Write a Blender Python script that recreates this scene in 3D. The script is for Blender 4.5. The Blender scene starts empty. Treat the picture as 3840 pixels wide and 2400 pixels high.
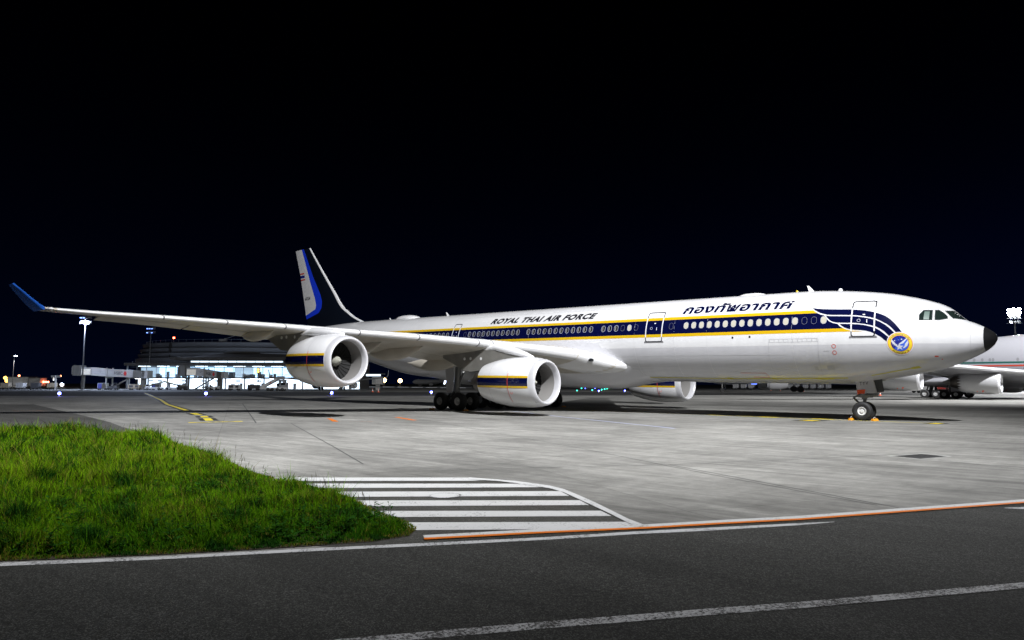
import bpy, bmesh, math, random
import numpy as np
from mathutils import Vector, Matrix

S = bpy.context.scene
COL = S.collection
R = math.radians
rng = random.Random(7)

# ------------------------------------------------------------------ camera
CAM = Vector((5.05884, -44.16615, 2.05294))
YAW, PITCH, ROLL = -0.720773, 0.0908264, 0.0018993
_cy, _sy, _cp, _sp = math.cos(YAW), math.sin(YAW), math.cos(PITCH), math.sin(PITCH)
_fw = Vector((_sy * _cp, _cy * _cp, _sp)); _rt = Vector((_cy, -_sy, 0)); _up = _rt.cross(_fw)
_r2 = _rt * math.cos(ROLL) + _up * math.sin(ROLL); _u2 = _up * math.cos(ROLL) - _rt * math.sin(ROLL)
cam = bpy.data.cameras.new('camera')
cam.sensor_width = 36.0
cam.lens = 2629.98 / 3840 * 36.0
cam.clip_start = 0.1
cam.clip_end = 6000
camo = bpy.data.objects.new('camera', cam)
COL.objects.link(camo)
camo.matrix_world = Matrix(((_r2.x, _u2.x, -_fw.x, CAM.x), (_r2.y, _u2.y, -_fw.y, CAM.y), (_r2.z, _u2.z, -_fw.z, CAM.z), (0, 0, 0, 1)))
S.camera = camo

# ------------------------------------------------------------------ night sky
W = bpy.data.worlds.new('World'); S.world = W; W.use_nodes = True
wn = W.node_tree.nodes; wl = W.node_tree.links; wn.clear()
wo = wn.new('ShaderNodeOutputWorld'); wb = wn.new('ShaderNodeBackground')
sk = wn.new('ShaderNodeTexSky'); sk.sky_type = 'NISHITA'; sk.sun_disc = False
sk.sun_elevation = R(-4.0); sk.sun_rotation = R(40.0); sk.altitude = 100.0
sk.air_density = 1.0; sk.dust_density = 0.6; sk.ozone_density = 4.0
SKY_STRENGTH = 0.085
wb.inputs['Strength'].default_value = SKY_STRENGTH
tint = wn.new('ShaderNodeMix'); tint.data_type = 'RGBA'; tint.blend_type = 'MULTIPLY'; tint.inputs['Factor'].default_value = 1.0
tint.inputs['B'].default_value = (0.30, 0.50, 1.25, 1)      # clear night air over the airport
wl.new(sk.outputs[0], tint.inputs['A'])
# the airport's own glow hangs low over the horizon all round and dies out upwards
tc_ = wn.new('ShaderNodeTexCoord'); sx_ = wn.new('ShaderNodeSeparateXYZ'); wl.new(tc_.outputs['Generated'], sx_.inputs[0])
ab_ = wn.new('ShaderNodeMath'); ab_.operation = 'ABSOLUTE'; wl.new(sx_.outputs['Z'], ab_.inputs[0])
om_ = wn.new('ShaderNodeMath'); om_.operation = 'SUBTRACT'; om_.inputs[0].default_value = 1.0; wl.new(ab_.outputs[0], om_.inputs[1])
pw_ = wn.new('ShaderNodeMath'); pw_.operation = 'POWER'; pw_.inputs[1].default_value = 6.0; wl.new(om_.outputs[0], pw_.inputs[0])
gm_ = wn.new('ShaderNodeVectorMath'); gm_.operation = 'SCALE'; wl.new(tint.outputs['Result'], gm_.inputs[0]); wl.new(pw_.outputs[0], gm_.inputs['Scale'])
gl_ = wn.new('ShaderNodeVectorMath'); gl_.operation = 'SCALE'; gl_.inputs[0].default_value = (0.004, 0.016, 0.085); wl.new(pw_.outputs[0], gl_.inputs['Scale'])
ad_ = wn.new('ShaderNodeVectorMath'); ad_.operation = 'ADD'; wl.new(gm_.outputs[0], ad_.inputs[0]); wl.new(gl_.outputs[0], ad_.inputs[1])
wl.new(ad_.outputs[0], wb.inputs['Color']); wl.new(wb.outputs[0], wo.inputs['Surface'])

# ------------------------------------------------------------------ faint fill: one added sun lamp, no moon in view
sun = bpy.data.lights.new('fill_sun', 'SUN'); sun.energy = 0.02; sun.angle = R(0.5); sun.color = (0.8, 0.88, 1.0)
suno = bpy.data.objects.new('fill_sun', sun); COL.objects.link(suno)
suno.rotation_euler = (R(35), R(15), 0)

# ------------------------------------------------------------------ exposure
S.view_settings.view_transform = 'Standard'
S.view_settings.look = 'None'
S.view_settings.exposure = 0.0
S.view_settings.gamma = 1.0
S.view_settings.use_curve_mapping = False
S.render.engine = 'CYCLES'
S.cycles.max_bounces = 6
S.cycles.diffuse_bounces = 3
S.cycles.glossy_bounces = 3
S.cycles.transmission_bounces = 3
S.cycles.sample_clamp_indirect = 4.0
S.cycles.caustics_reflective = False
S.cycles.caustics_refractive = False
S.cycles.use_denoising = True

FLOOD_W = 440000.0         # the tall apron floodlight mast just right of the view
FLOOD_CONE = 100
FAR_FLOOD_W = 260000.0
STAND_FILL_W = 430000.0
HALL_FLOOD_W = 70000.0


# ------------------------------------------------------------------ materials
MATS = {}
def mat(name, col, rough=0.5, metal=0.0, coat=0.0, emit=None, estr=0.0, spec=0.5, alpha=1.0):
    m = bpy.data.materials.new(name); m.use_nodes = True
    b = m.node_tree.nodes['Principled BSDF']
    b.inputs['Base Color'].default_value = (*col, 1)
    b.inputs['Roughness'].default_value = rough
    b.inputs['Metallic'].default_value = metal
    b.inputs['Coat Weight'].default_value = coat
    b.inputs['Coat Roughness'].default_value = 0.06
    b.inputs['Specular IOR Level'].default_value = spec
    if emit is not None:
        b.inputs['Emission Color'].default_value = (*emit, 1)
        b.inputs['Emission Strength'].default_value = estr
    MATS[name] = m
    return m
def nodes(m): return m.node_tree.nodes, m.node_tree.links, m.node_tree.nodes['Principled BSDF']
def worn(m, col, amount=0.12, scale=3.0, bump=0.0, bscale=200.0, rough=None):
    """breaks the colour of a material up with two layers of noise in object space"""
    n, l, b = nodes(m)
    tc = n.new('ShaderNodeTexCoord')
    t1 = n.new('ShaderNodeTexNoise'); t1.inputs['Scale'].default_value = scale; t1.inputs['Detail'].default_value = 6
    l.new(tc.outputs['Object'], t1.inputs['Vector'])
    r = n.new('ShaderNodeMapRange'); r.inputs['From Min'].default_value = 0.3; r.inputs['From Max'].default_value = 0.7
    r.inputs['To Min'].default_value = 1 - amount; r.inputs['To Max'].default_value = 1 + amount
    l.new(t1.outputs['Fac'], r.inputs['Value'])
    mx = n.new('ShaderNodeVectorMath'); mx.operation = 'SCALE'; mx.inputs[0].default_value = col
    l.new(r.outputs[0], mx.inputs['Scale']); l.new(mx.outputs[0], b.inputs['Base Color'])
    if rough:
        r2 = n.new('ShaderNodeMapRange'); r2.inputs['To Min'].default_value = rough[0]; r2.inputs['To Max'].default_value = rough[1]
        l.new(t1.outputs['Fac'], r2.inputs['Value']); l.new(r2.outputs[0], b.inputs['Roughness'])
    if bump:
        t2 = n.new('ShaderNodeTexNoise'); t2.inputs['Scale'].default_value = bscale; t2.inputs['Detail'].default_value = 3
        l.new(tc.outputs['Object'], t2.inputs['Vector'])
        bp_ = n.new('ShaderNodeBump'); bp_.inputs['Strength'].default_value = bump; bp_.inputs['Distance'].default_value = 0.02
        l.new(t2.outputs['Fac'], bp_.inputs['Height']); l.new(bp_.outputs[0], b.inputs['Normal'])
    return m

WHITE = (0.71, 0.71, 0.725); GREYB = (0.56, 0.56, 0.59); NAVY = (0.0018, 0.0032, 0.034)
GOLD = (0.62, 0.385, 0.006); BLUE = (0.012, 0.05, 0.75)
worn(mat('white_paint', WHITE, 0.28, coat=0.6), WHITE, 0.03, 0.8)
mat('wing_paint_warm_cast', (0.47, 0.435, 0.375), 0.36, coat=0.2)  # grey wing with the sodium lamps' warm cast mixed into its colour
worn(MATS['wing_paint_warm_cast'], (0.47, 0.435, 0.375), 0.10, 0.9)
mat('slat_paint', (0.72, 0.72, 0.73), 0.25, coat=0.4)
worn(mat('grey_paint', GREYB, 0.3, coat=0.4), GREYB, 0.03, 0.8)
mat('navy_paint', NAVY, 0.18, coat=0.8)
mat('gold_paint', GOLD, 0.28, coat=0.5)
mat('blue_paint', BLUE, 0.25, coat=0.5)
mat('winglet_blue', (0.03, 0.20, 0.95), 0.5)
mat('fin_dark', (0.004, 0.006, 0.012), 0.3, coat=0.4)
mat('ink_black', (0.012, 0.012, 0.016), 0.35)
mat('line_grey', (0.16, 0.16, 0.17), 0.6)
mat('line_faint', (0.42, 0.42, 0.44), 0.5)
mat('skin_joint', (0.60, 0.60, 0.62), 0.45)
mat('red_mark', (0.62, 0.05, 0.02), 0.45)
mat('yellow_primer', (0.50, 0.46, 0.05), 0.5)
mat('emblem_yellow', (0.85, 0.62, 0.03), 0.35)
mat('emblem_navy', (0.006, 0.015, 0.22), 0.3)
mat('emblem_blue', (0.03, 0.12, 0.72), 0.3)
mat('emblem_white', (0.62, 0.64, 0.72), 0.35)
mat('polished_lip', (0.66, 0.66, 0.69), 0.3, metal=0.35)
worn(MATS['polished_lip'], (0.66, 0.66, 0.69), 0.06, 1.2, rough=(0.24, 0.36))
mat('duct_grey', (0.30, 0.29, 0.28), 0.42, metal=0.3)
mat('fan_dark', (0.022, 0.022, 0.022), 0.8, spec=0.1)
mat('spinner', (0.26, 0.26, 0.22), 0.45)
worn(mat('pylon_grey', (0.19, 0.185, 0.17), 0.45, metal=0.3), (0.19, 0.185, 0.17), 0.15, 1.5)
worn(mat('core_metal', (0.10, 0.09, 0.08), 0.4, metal=0.8), (0.10, 0.09, 0.08), 0.25, 2.0)
worn(mat('tyre', (0.016, 0.016, 0.017), 0.65), (0.016, 0.016, 0.017), 0.2, 6.0)
mat('rim_white', (0.68, 0.68, 0.68), 0.4)
mat('rim_grey', (0.55, 0.55, 0.55), 0.45, metal=0.2)
mat('gear_grey', (0.26, 0.26, 0.25), 0.45, metal=0.2)
mat('gear_dark', (0.06, 0.06, 0.06), 0.5, metal=0.3)
mat('window_glass', (0.01, 0.012, 0.015), 0.05, coat=1.0)
mat('window_shade', (0.44, 0.42, 0.35), 0.5)
mat('window_rim', (0.46, 0.47, 0.54), 0.35, metal=0.2)
mat('window_blank', (0.02, 0.03, 0.11), 0.3, coat=0.6)
mat('cockpit_glass', (0.012, 0.02, 0.018), 0.04, coat=1.0)
mat('cockpit_blind', (0.09, 0.14, 0.12), 0.5)
mat('radome_black', (0.010, 0.010, 0.011), 0.35)
mat('chock_orange', (0.85, 0.33, 0.02), 0.6)
mat('red_plate', (0.80, 0.09, 0.015), 0.45)
mat('mast_steel', (0.055, 0.057, 0.06), 0.6)
mat('rubber_black', (0.012, 0.012, 0.012), 0.6)

# ------------------------------------------------------------------ mesh helpers
class MB:
    def __init__(self):
        self.v = []; self.f = []; self.m = []; self.a = {}
    def add(self, verts, faces, mi=0):
        o = len(self.v); self.v += [tuple(x) for x in verts]
        for f in faces: self.f.append(tuple(i + o for i in f)); self.m.append(mi)
        return o
    def box(self, c, s, mi=0, rz=0.0, M=None):
        hx, hy, hz = s[0] / 2, s[1] / 2, s[2] / 2
        vs = [Vector((x, y, z)) for x in (-hx, hx) for y in (-hy, hy) for z in (-hz, hz)]
        if M is None: M = Matrix.Rotation(rz, 3, 'Z')
        vs = [M @ v + Vector(c) for v in vs]
        self.add(vs, [(0, 1, 3, 2), (4, 6, 7, 5), (0, 4, 5, 1), (2, 3, 7, 6), (0, 2, 6, 4), (1, 5, 7, 3)], mi)
    def cyl(self, p0, p1, r0, r1=None, n=12, mi=0, cap=True):
        r1 = r0 if r1 is None else r1
        p0, p1 = Vector(p0), Vector(p1); d = (p1 - p0).normalized()
        a = d.orthogonal().normalized(); b = d.cross(a)
        vs = []
        for p, r in ((p0, r0), (p1, r1)):
            for k in range(n):
                t = 2 * math.pi * k / n; vs.append(p + (a * math.cos(t) + b * math.sin(t)) * r)
        fs = [(k, (k + 1) % n, n + (k + 1) % n, n + k) for k in range(n)]
        if cap: fs += [tuple(range(n - 1, -1, -1)), tuple(range(n, 2 * n))]
        self.add(vs, fs, mi)
    def loft(self, rings, cap=True, closed=True, mi=0):
        n = len(rings[0]); o = len(self.v)
        for r in rings: self.v += [tuple(p) for p in r]
        for i in range(len(rings) - 1):
            for k in range(n if closed else n - 1):
                k2 = (k + 1) % n
                self.f.append((o + i * n + k, o + i * n + k2, o + (i + 1) * n + k2, o + (i + 1) * n + k)); self.m.append(mi)
        if cap:
            self.f.append(tuple(o + k for k in range(n - 1, -1, -1))); self.m.append(mi)
            e = o + (len(rings) - 1) * n
            self.f.append(tuple(e + k for k in range(n))); self.m.append(mi)
    def lathe(self, prof, origin, axis, n=32, mi=0, closed=False):
        """prof: (distance along axis, radius)"""
        axis = Vector(axis).normalized(); a = axis.orthogonal().normalized(); b = axis.cross(a); o = Vector(origin)
        rings = []
        for d, r in prof:
            rings.append([o + axis * d + (a * math.cos(2 * math.pi * k / n) + b * math.sin(2 * math.pi * k / n)) * max(r, 1e-4) for k in range(n)])
        if closed: rings.append(rings[0])
        self.loft(rings, cap=False, mi=mi)
    def prism(self, poly, M, t, mi=0):
        """poly in 2D, M maps (x,y,z) of the plate to the target; thickness t along local z"""
        n = len(poly)
        vs = [M @ Vector((x, y, 0)) for x, y in poly] + [M @ Vector((x, y, t)) for x, y in poly]
        fs = [tuple(range(n - 1, -1, -1)), tuple(range(n, 2 * n))] + [(k, (k + 1) % n, n + (k + 1) % n, n + k) for k in range(n)]
        self.add(vs, fs, mi)
    def sphere(self, c, r, n=10, mi=0, sz=(1, 1, 1)):
        prof = [(-math.cos(math.pi * i / n), math.sin(math.pi * i / n)) for i in range(n + 1)]
        rings = []
        for d, q in prof:
            rings.append([Vector((c[0] + sz[0] * r * q * math.cos(2 * math.pi * k / (2 * n)), c[1] + sz[1] * r * q * math.sin(2 * math.pi * k / (2 * n)), c[2] + sz[2] * r * d)) for k in range(2 * n)])
        self.loft(rings, cap=False, mi=mi)
    def build(self, name, mats, parent=None, smooth=True, off=None, angle=None, recalc=True):
        me = bpy.data.meshes.new(name)
        vs = self.v
        if off is not None: vs = [(x - off[0], y - off[1], z - off[2]) for x, y, z in vs]
        me.from_pydata(vs, [], self.f)
        if isinstance(mats, str): mats = [mats]
        for m in mats: me.materials.append(MATS[m])
        me.polygons.foreach_set('material_index', self.m)
        if recalc:
            bm = bmesh.new(); bm.from_mesh(me)
            bmesh.ops.remove_doubles(bm, verts=bm.verts, dist=1e-5)
            bmesh.ops.recalc_face_normals(bm, faces=bm.faces); bm.to_mesh(me); bm.free()
        me.update()
        if smooth:
            me.polygons.foreach_set('use_smooth', [True] * len(me.polygons))
            me.set_sharp_from_angle(angle=R(angle or 38))
        return link(name, me, parent)

def link(name, me, parent=None, loc=(0, 0, 0), rz=0.0):
    o = bpy.data.objects.new(name, me); COL.objects.link(o)
    o.location = loc; o.rotation_euler = (0, 0, rz)
    if parent is not None: o.parent = parent
    return o
def tag(o, label=None, cat=None, group=None, kind=None):
    if label: o['label'] = label
    if cat: o['category'] = cat
    if group: o['group'] = group
    if kind: o['kind'] = kind
    return o
def thing(name, label, cat, loc=(0, 0, 0), rz=0.0, group=None):
    o = bpy.data.objects.new(name, None); COL.objects.link(o)
    o.empty_display_size = 0.5
    o.location = loc; o.rotation_euler = (0, 0, rz)
    return tag(o, label, cat, group)
def copy_tree(o, parent=None):
    c = o.copy(); COL.objects.link(c); c.parent = parent
    for ch in list(o.children): copy_tree(ch, c)
    return c
def pchip(pts):
    x = np.array([p[0] for p in pts], float); y = np.array([p[1] for p in pts], float)
    h = np.diff(x); dl = np.diff(y) / h; d = np.zeros_like(y)
    for i in range(1, len(x) - 1):
        if dl[i - 1] * dl[i] > 0:
            w1 = 2 * h[i] + h[i - 1]; w2 = h[i] + 2 * h[i - 1]; d[i] = (w1 + w2) / (w1 / dl[i - 1] + w2 / dl[i])
    d[0] = dl[0]; d[-1] = dl[-1]
    def f(q):
        q = min(max(q, x[0]), x[-1]); i = min(max(int(np.searchsorted(x, q)) - 1, 0), len(h) - 1)
        t = (q - x[i]) / h[i]
        return float((2*t**3-3*t**2+1)*y[i] + (t**3-2*t**2+t)*h[i]*d[i] + (-2*t**3+3*t**2)*y[i+1] + (t**3-t**2)*h[i]*d[i+1])
    return f
def text_mesh(body, size=1.0, bold=0.0, spacing=1.0):
    """lettering from the built-in typeface as flat triangles: (verts2d, tris)"""
    c = bpy.data.curves.new('lettering', 'FONT'); c.body = body; c.size = size; c.offset = bold; c.space_character = spacing
    c.resolution_u = 3
    o = bpy.data.objects.new('lettering_tmp', c); COL.objects.link(o)
    bpy.context.view_layer.update()
    me = o.to_mesh(); bm = bmesh.new(); bm.from_mesh(me); o.to_mesh_clear()
    bpy.data.objects.remove(o); bpy.data.curves.remove(c)
    bmesh.ops.triangulate(bm, faces=bm.faces)
    return bm
def fit_text(bm, x0, x1, y0, y1, slant=0.0):
    """fit flat lettering to a box by its bounds, then lean it"""
    xs = [v.co.x for v in bm.verts]; ys = [v.co.y for v in bm.verts]
    ax, bx, ay, by = min(xs), max(xs), min(ys), max(ys)
    for v in bm.verts:
        y = (v.co.y - ay) / (by - ay)
        x = (v.co.x - ax) / (bx - ax)
        v.co.x = x0 + (x1 - x0) * x; v.co.y = y0 + (y1 - y0) * y; v.co.z = 0
        v.co.x += slant * (v.co.y - y0)
    return bm

# local axes of the far background: x to the right of the view, y away from it
BG_RZ = math.atan2(-_sy, _cy)
def bg(r, d, z=0.0):
    return Vector((CAM.x + r * _cy + d * _sy, CAM.y - r * _sy + d * _cy, z))
# =================================================================== THE SETTING: ground
def concrete_mat():
    m = mat('apron_concrete', (0.36, 0.355, 0.34), 0.82, spec=0.3)
    n, l, b = nodes(m)
    geo = n.new('ShaderNodeNewGeometry')
    def mapped(rot, sc):
        mp = n.new('ShaderNodeMapping'); mp.inputs['Rotation'].default_value = (0, 0, rot); mp.inputs['Scale'].default_value = (*sc, 1)
        l.new(geo.outputs['Position'], mp.inputs['Vector']); return mp.outputs[0]
    def noise(vec, scale, detail=5, rough=0.6):
        t = n.new('ShaderNodeTexNoise'); t.inputs['Scale'].default_value = scale; t.inputs['Detail'].default_value = detail
        t.inputs['Roughness'].default_value = rough; l.new(vec, t.inputs['Vector']); return t.outputs['Fac']
    def rng_(fac, a, b_, c, d):
        r = n.new('ShaderNodeMapRange'); r.inputs['From Min'].default_value = a; r.inputs['From Max'].default_value = b_
        r.inputs['To Min'].default_value = c; r.inputs['To Max'].default_value = d; l.new(fac, r.inputs['Value']); return r.outputs[0]
    def mul(a, b_):
        k = n.new('ShaderNodeMath'); k.operation = 'MULTIPLY'; l.new(a, k.inputs[0]); l.new(b_, k.inputs[1]); return k.outputs[0]
    streak = noise(mapped(R(27.4), (0.10, 1.1)), 2.6, 10, 0.72)       # brushed finish and tyre drag
    fine = noise(mapped(R(27.4), (0.5, 5.0)), 9.0, 6, 0.75)
    blot = noise(mapped(0.6, (0.10, 0.16)), 1.0, 6, 0.6)
    blot2 = noise(mapped(-0.5, (0.5, 1.0)), 0.9, 5, 0.6)
    grit = noise(mapped(0, (1, 1)), 70.0, 2, 0.5)
    cross = noise(mapped(R(-20.0), (1.1, 0.05)), 2.0, 5, 0.6)
    f = mul(rng_(streak, 0.3, 0.7, 0.62, 1.28), rng_(fine, 0.3, 0.7, 0.80, 1.16))
    f = mul(f, rng_(blot, 0.35, 0.68, 0.66, 1.18)); f = mul(f, rng_(blot2, 0.35, 0.65, 0.80, 1.14))
    mott = noise(mapped(0.2, (1, 1)), 2.6, 10, 0.78)
    f = mul(f, rng_(mott, 0.3, 0.7, 0.80, 1.18))
    bk = n.new('ShaderNodeTexBrick'); bk.offset = 0.0; bk.inputs['Scale'].default_value = 1.0; bk.inputs['Brick Width'].default_value = 7.5; bk.inputs['Row Height'].default_value = 7.5
    bk.inputs['Mortar Size'].default_value = 0.012; bk.inputs['Mortar Smooth'].default_value = 0.3; bk.inputs['Bias'].default_value = 0.0
    bk.inputs['Color1'].default_value = (.90, .90, .90, 1); bk.inputs['Color2'].default_value = (1.06, 1.06, 1.06, 1); bk.inputs['Mortar'].default_value = (.62, .62, .62, 1)
    l.new(mapped(R(27.4), (1, 1)), bk.inputs['Vector']); sb_ = n.new('ShaderNodeSeparateColor'); l.new(bk.outputs['Color'], sb_.inputs[0]); f = mul(f, sb_.outputs[0])
    f = mul(f, rng_(grit, 0.3, 0.7, 0.80, 1.2)); f = mul(f, rng_(cross, 0.3, 0.7, 0.9, 1.08))
    vm = n.new('ShaderNodeVectorMath'); vm.operation = 'SCALE'; vm.inputs[0].default_value = (0.270, 0.265, 0.248); l.new(f, vm.inputs['Scale'])
    l.new(vm.outputs[0], b.inputs['Base Color'])
    bu = n.new('ShaderNodeBump'); bu.inputs['Strength'].default_value = 0.35; bu.inputs['Distance'].default_value = 0.01
    l.new(fine, bu.inputs['Height']); l.new(bu.outputs[0], b.inputs['Normal'])
    return m
def asphalt_mat(name, col, lo=0.6, hi=1.6):
    m = mat(name, col, 0.88, spec=0.25)
    n, l, b = nodes(m)
    geo = n.new('ShaderNodeNewGeometry')
    def noise(scale, detail=4, sc=(1, 1, 1)):
        mp = n.new('ShaderNodeMapping'); mp.inputs['Scale'].default_value = sc; mp.inputs['Rotation'].default_value = (0, 0, R(-57)); l.new(geo.outputs['Position'], mp.inputs['Vector'])
        t = n.new('ShaderNodeTexNoise'); t.inputs['Scale'].default_value = scale; t.inputs['Detail'].default_value = detail; t.inputs['Roughness'].default_value = 0.7
        l.new(mp.outputs[0], t.inputs['Vector']); return t.outputs['Fac']
    def mr(f, a, b_, c, d):
        r = n.new('ShaderNodeMapRange'); r.inputs['From Min'].default_value = a; r.inputs['From Max'].default_value = b_
        r.inputs['To Min'].default_value = c; r.inputs['To Max'].default_value = d; l.new(f, r.inputs['Value']); return r.outputs[0]
    v = n.new('ShaderNodeTexVoronoi'); v.inputs['Scale'].default_value = 85.0; l.new(geo.outputs['Position'], v.inputs['Vector'])
    sp = n.new('ShaderNodeSeparateColor'); l.new(v.outputs['Color'], sp.inputs[0])
    pw = n.new('ShaderNodeMath'); pw.operation = 'POWER'; pw.inputs[1].default_value = 3.0; l.new(sp.outputs[0], pw.inputs[0])
    a = mr(pw.outputs[0], 0.0, 1.0, lo, hi)                      # pale chips of stone in the binder
    c = mr(noise(14.0, 6), 0.3, 0.7, 0.7, 1.3)
    d = mr(noise(0.5, 6, (0.2, 1.2, 1)), 0.3, 0.7, 0.66, 1.3)
    k1 = n.new('ShaderNodeMath'); k1.operation = 'MULTIPLY'; l.new(a, k1.inputs[0]); l.new(c, k1.inputs[1])
    k2 = n.new('ShaderNodeMath'); k2.operation = 'MULTIPLY'; l.new(k1.outputs[0], k2.inputs[0]); l.new(d, k2.inputs[1])
    vm = n.new('ShaderNodeVectorMath'); vm.operation = 'SCALE'; vm.inputs[0].default_value = col; l.new(k2.outputs[0], vm.inputs['Scale'])
    l.new(vm.outputs[0], b.inputs['Base Color'])
    bu = n.new('ShaderNodeBump'); bu.inputs['Strength'].default_value = 0.6; bu.inputs['Distance'].default_value = 0.006
    l.new(v.outputs['Distance'], bu.inputs['Height']); l.new(bu.outputs[0], b.inputs['Normal'])
    return m
def paint_mat(name, col, under, wear=0.45, scale=18.0, lowcol=None):
    """road paint with chips where the surface under it shows"""
    m = mat(name, col, 0.7, spec=0.3)
    n, l, b = nodes(m)
    geo = n.new('ShaderNodeNewGeometry')
    t = n.new('ShaderNodeTexNoise'); t.inputs['Scale'].default_value = scale; t.inputs['Detail'].default_value = 9; t.inputs['Roughness'].default_value = 0.75
    l.new(geo.outputs['Position'], t.inputs['Vector'])
    t2 = n.new('ShaderNodeTexNoise'); t2.inputs['Scale'].default_value = 2.2; t2.inputs['Detail'].default_value = 4
    l.new(geo.outputs['Position'], t2.inputs['Vector'])
    ad = n.new('ShaderNodeMath'); ad.operation = 'MULTIPLY_ADD'; ad.inputs[1].default_value = 0.35; l.new(t2.outputs['Fac'], ad.inputs[0]); l.new(t.outputs['Fac'], ad.inputs[2])
    r = n.new('ShaderNodeMapRange'); r.inputs['From Min'].default_value = wear + 0.155; r.inputs['From Max'].default_value = wear + 0.235
    l.new(ad.outputs[0], r.inputs['Value'])
    mx = n.new('ShaderNodeMix'); mx.data_type = 'RGBA'
    mx.inputs['A'].default_value = (*under, 1); mx.inputs['B'].default_value = (*col, 1)
    l.new(r.outputs[0], mx.inputs['Factor']); l.new(mx.outputs['Result'], b.inputs['Base Color'])
    return m
concrete_mat()
asphalt_mat('road_asphalt', (0.046, 0.046, 0.043), 0.55, 2.2)
asphalt_mat('hatch_asphalt', (0.062, 0.061, 0.055), 0.7, 1.7)
asphalt_mat('shoulder_asphalt', (0.085, 0.083, 0.078), 0.8, 1.4)
asphalt_mat('taxiway_asphalt', (0.045, 0.045, 0.045), 0.8, 1.4)
ASPH = (0.055, 0.053, 0.05)
paint_mat('paint_white', (0.56, 0.56, 0.56), (0.17, 0.17, 0.165), 0.37, 26.0)
paint_mat('paint_white_worn', (0.50, 0.50, 0.51), ASPH, 0.47, 34.0)
paint_mat('paint_white_edge', (0.52, 0.52, 0.53), ASPH, 0.40, 30.0)
paint_mat('paint_orange', (0.64, 0.16, 0.012), ASPH, 0.22, 30.0)
paint_mat('paint_bluewhite', (0.42, 0.46, 0.66), (0.3, 0.3, 0.3), 0.25, 10.0)
paint_mat('paint_yellow', (0.72, 0.58, 0.03), (0.3, 0.29, 0.25), 0.28, 12.0)
paint_mat('paint_black', (0.03, 0.03, 0.028), (0.25, 0.25, 0.24), 0.30, 12.0)
mat('joint_seal', (0.07, 0.07, 0.068), 0.9)
mat('soil', (0.045, 0.036, 0.02), 0.95)

def sheet(name, poly, z, m, parent=None, kind=None, label=None):
    b = MB(); b.add([(x, y, z) for x, y in poly], [tuple(range(len(poly)))])
    o = b.build(name, m, parent, smooth=False)
    me = o.data
    bm = bmesh.new(); bm.from_mesh(me); bmesh.ops.triangulate(bm, faces=bm.faces)
    for f in bm.faces:
        if f.normal.z < 0: f.normal_flip()
    bm.to_mesh(me); bm.free()
    if kind: o['kind'] = kind
    if label: o['label'] = label
    return o
def ribbon(pts, w):
    """a strip of width w along a polyline, as a polygon"""
    L, Rr = [], []
    for i, p in enumerate(pts):
        a = Vector(pts[max(i - 1, 0)]); c = Vector(pts[min(i + 1, len(pts) - 1)])
        t = (c - a).normalized(); nrm = Vector((-t.y, t.x)); ww = w[i] if isinstance(w, (list, tuple)) else w
        L.append(tuple(Vector(p) + nrm * ww / 2)); Rr.append(tuple(Vector(p) - nrm * ww / 2))
    return L + Rr[::-1]

apron = tag(sheet('apron', [(-2600, -2600), (2600, -2600), (2600, 2600), (-2600, 2600)], 0.0, 'apron_concrete'), 'pale brushed concrete parking apron under the jet', kind='structure')
# service road in front of the camera
dirv = Vector((0.548, 0.836)); nrm = Vector((0.836, -0.548))
def along(p, k): return (p[0] + dirv.x * k, p[1] + dirv.y * k)
EDGE = [(-20.0, -58.6), (-8.3, -46.2), (-4.66, -41.87), (-4.08, -41.15), (-3.51, -40.40), (-2.96, -39.58), (-2.36, -38.73), (-1.95, -38.0), (-1.12, -36.45), (-0.28, -35.16), (0.42, -34.04), (1.13, -32.99), (3.52, -28.78), (9.0, -19.45), (60.0, 64.5)]
road = tag(sheet('road', EDGE + [(85, 40), (40, -60), (0, -75)], 0.008, 'road_asphalt'), 'dark asphalt service road in the foreground', kind='structure')
hatch = tag(sheet('hatched_area', [(-12.0, -38.5), (-8.4, -35.2), (-5.93, -33.05), (-5.25, -32.89), (-4.82, -32.8), (-4.33, -32.8), (-3.84, -32.84), (-3.35, -33.03), (-2.81, -33.37), (-2.06, -33.87), (-1.37, -34.37), (-0.77, -34.81), (-0.33, -35.06), (-0.2, -35.4), (-0.85, -36.68), (-1.84, -37.97), (-2.5, -38.8), (-6.0, -40.5)], 0.004, 'hatch_asphalt'), 'dark asphalt corner with white hatching next to the grass', kind='structure')
tag(sheet('asphalt_shoulder', [(-150, -20), (-76.5, -25.7), (-74.3, -23.5), (-59.7, -25.96), (-44.4, -28.5), (-35.7, -30.07), (-30.4, -31.3), (-25.5, -32.1), (-31.0, -36.5), (-60.0, -62.0), (-150, -62)], 0.004, 'shoulder_asphalt'), 'darker grey shoulder paving beyond the grass', kind='structure')
def bgpoly(pts): return [tuple(bg(r, d)[:2]) for r, d in pts]
tag(sheet('taxiway', bgpoly([(-330, 112), (-60, 112), (20, 128), (90, 150), (90, 176), (0, 176), (-60, 166), (-330, 160)]), 0.004, 'taxiway_asphalt'), 'dark asphalt taxiway strip behind the jet', kind='structure')

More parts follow.
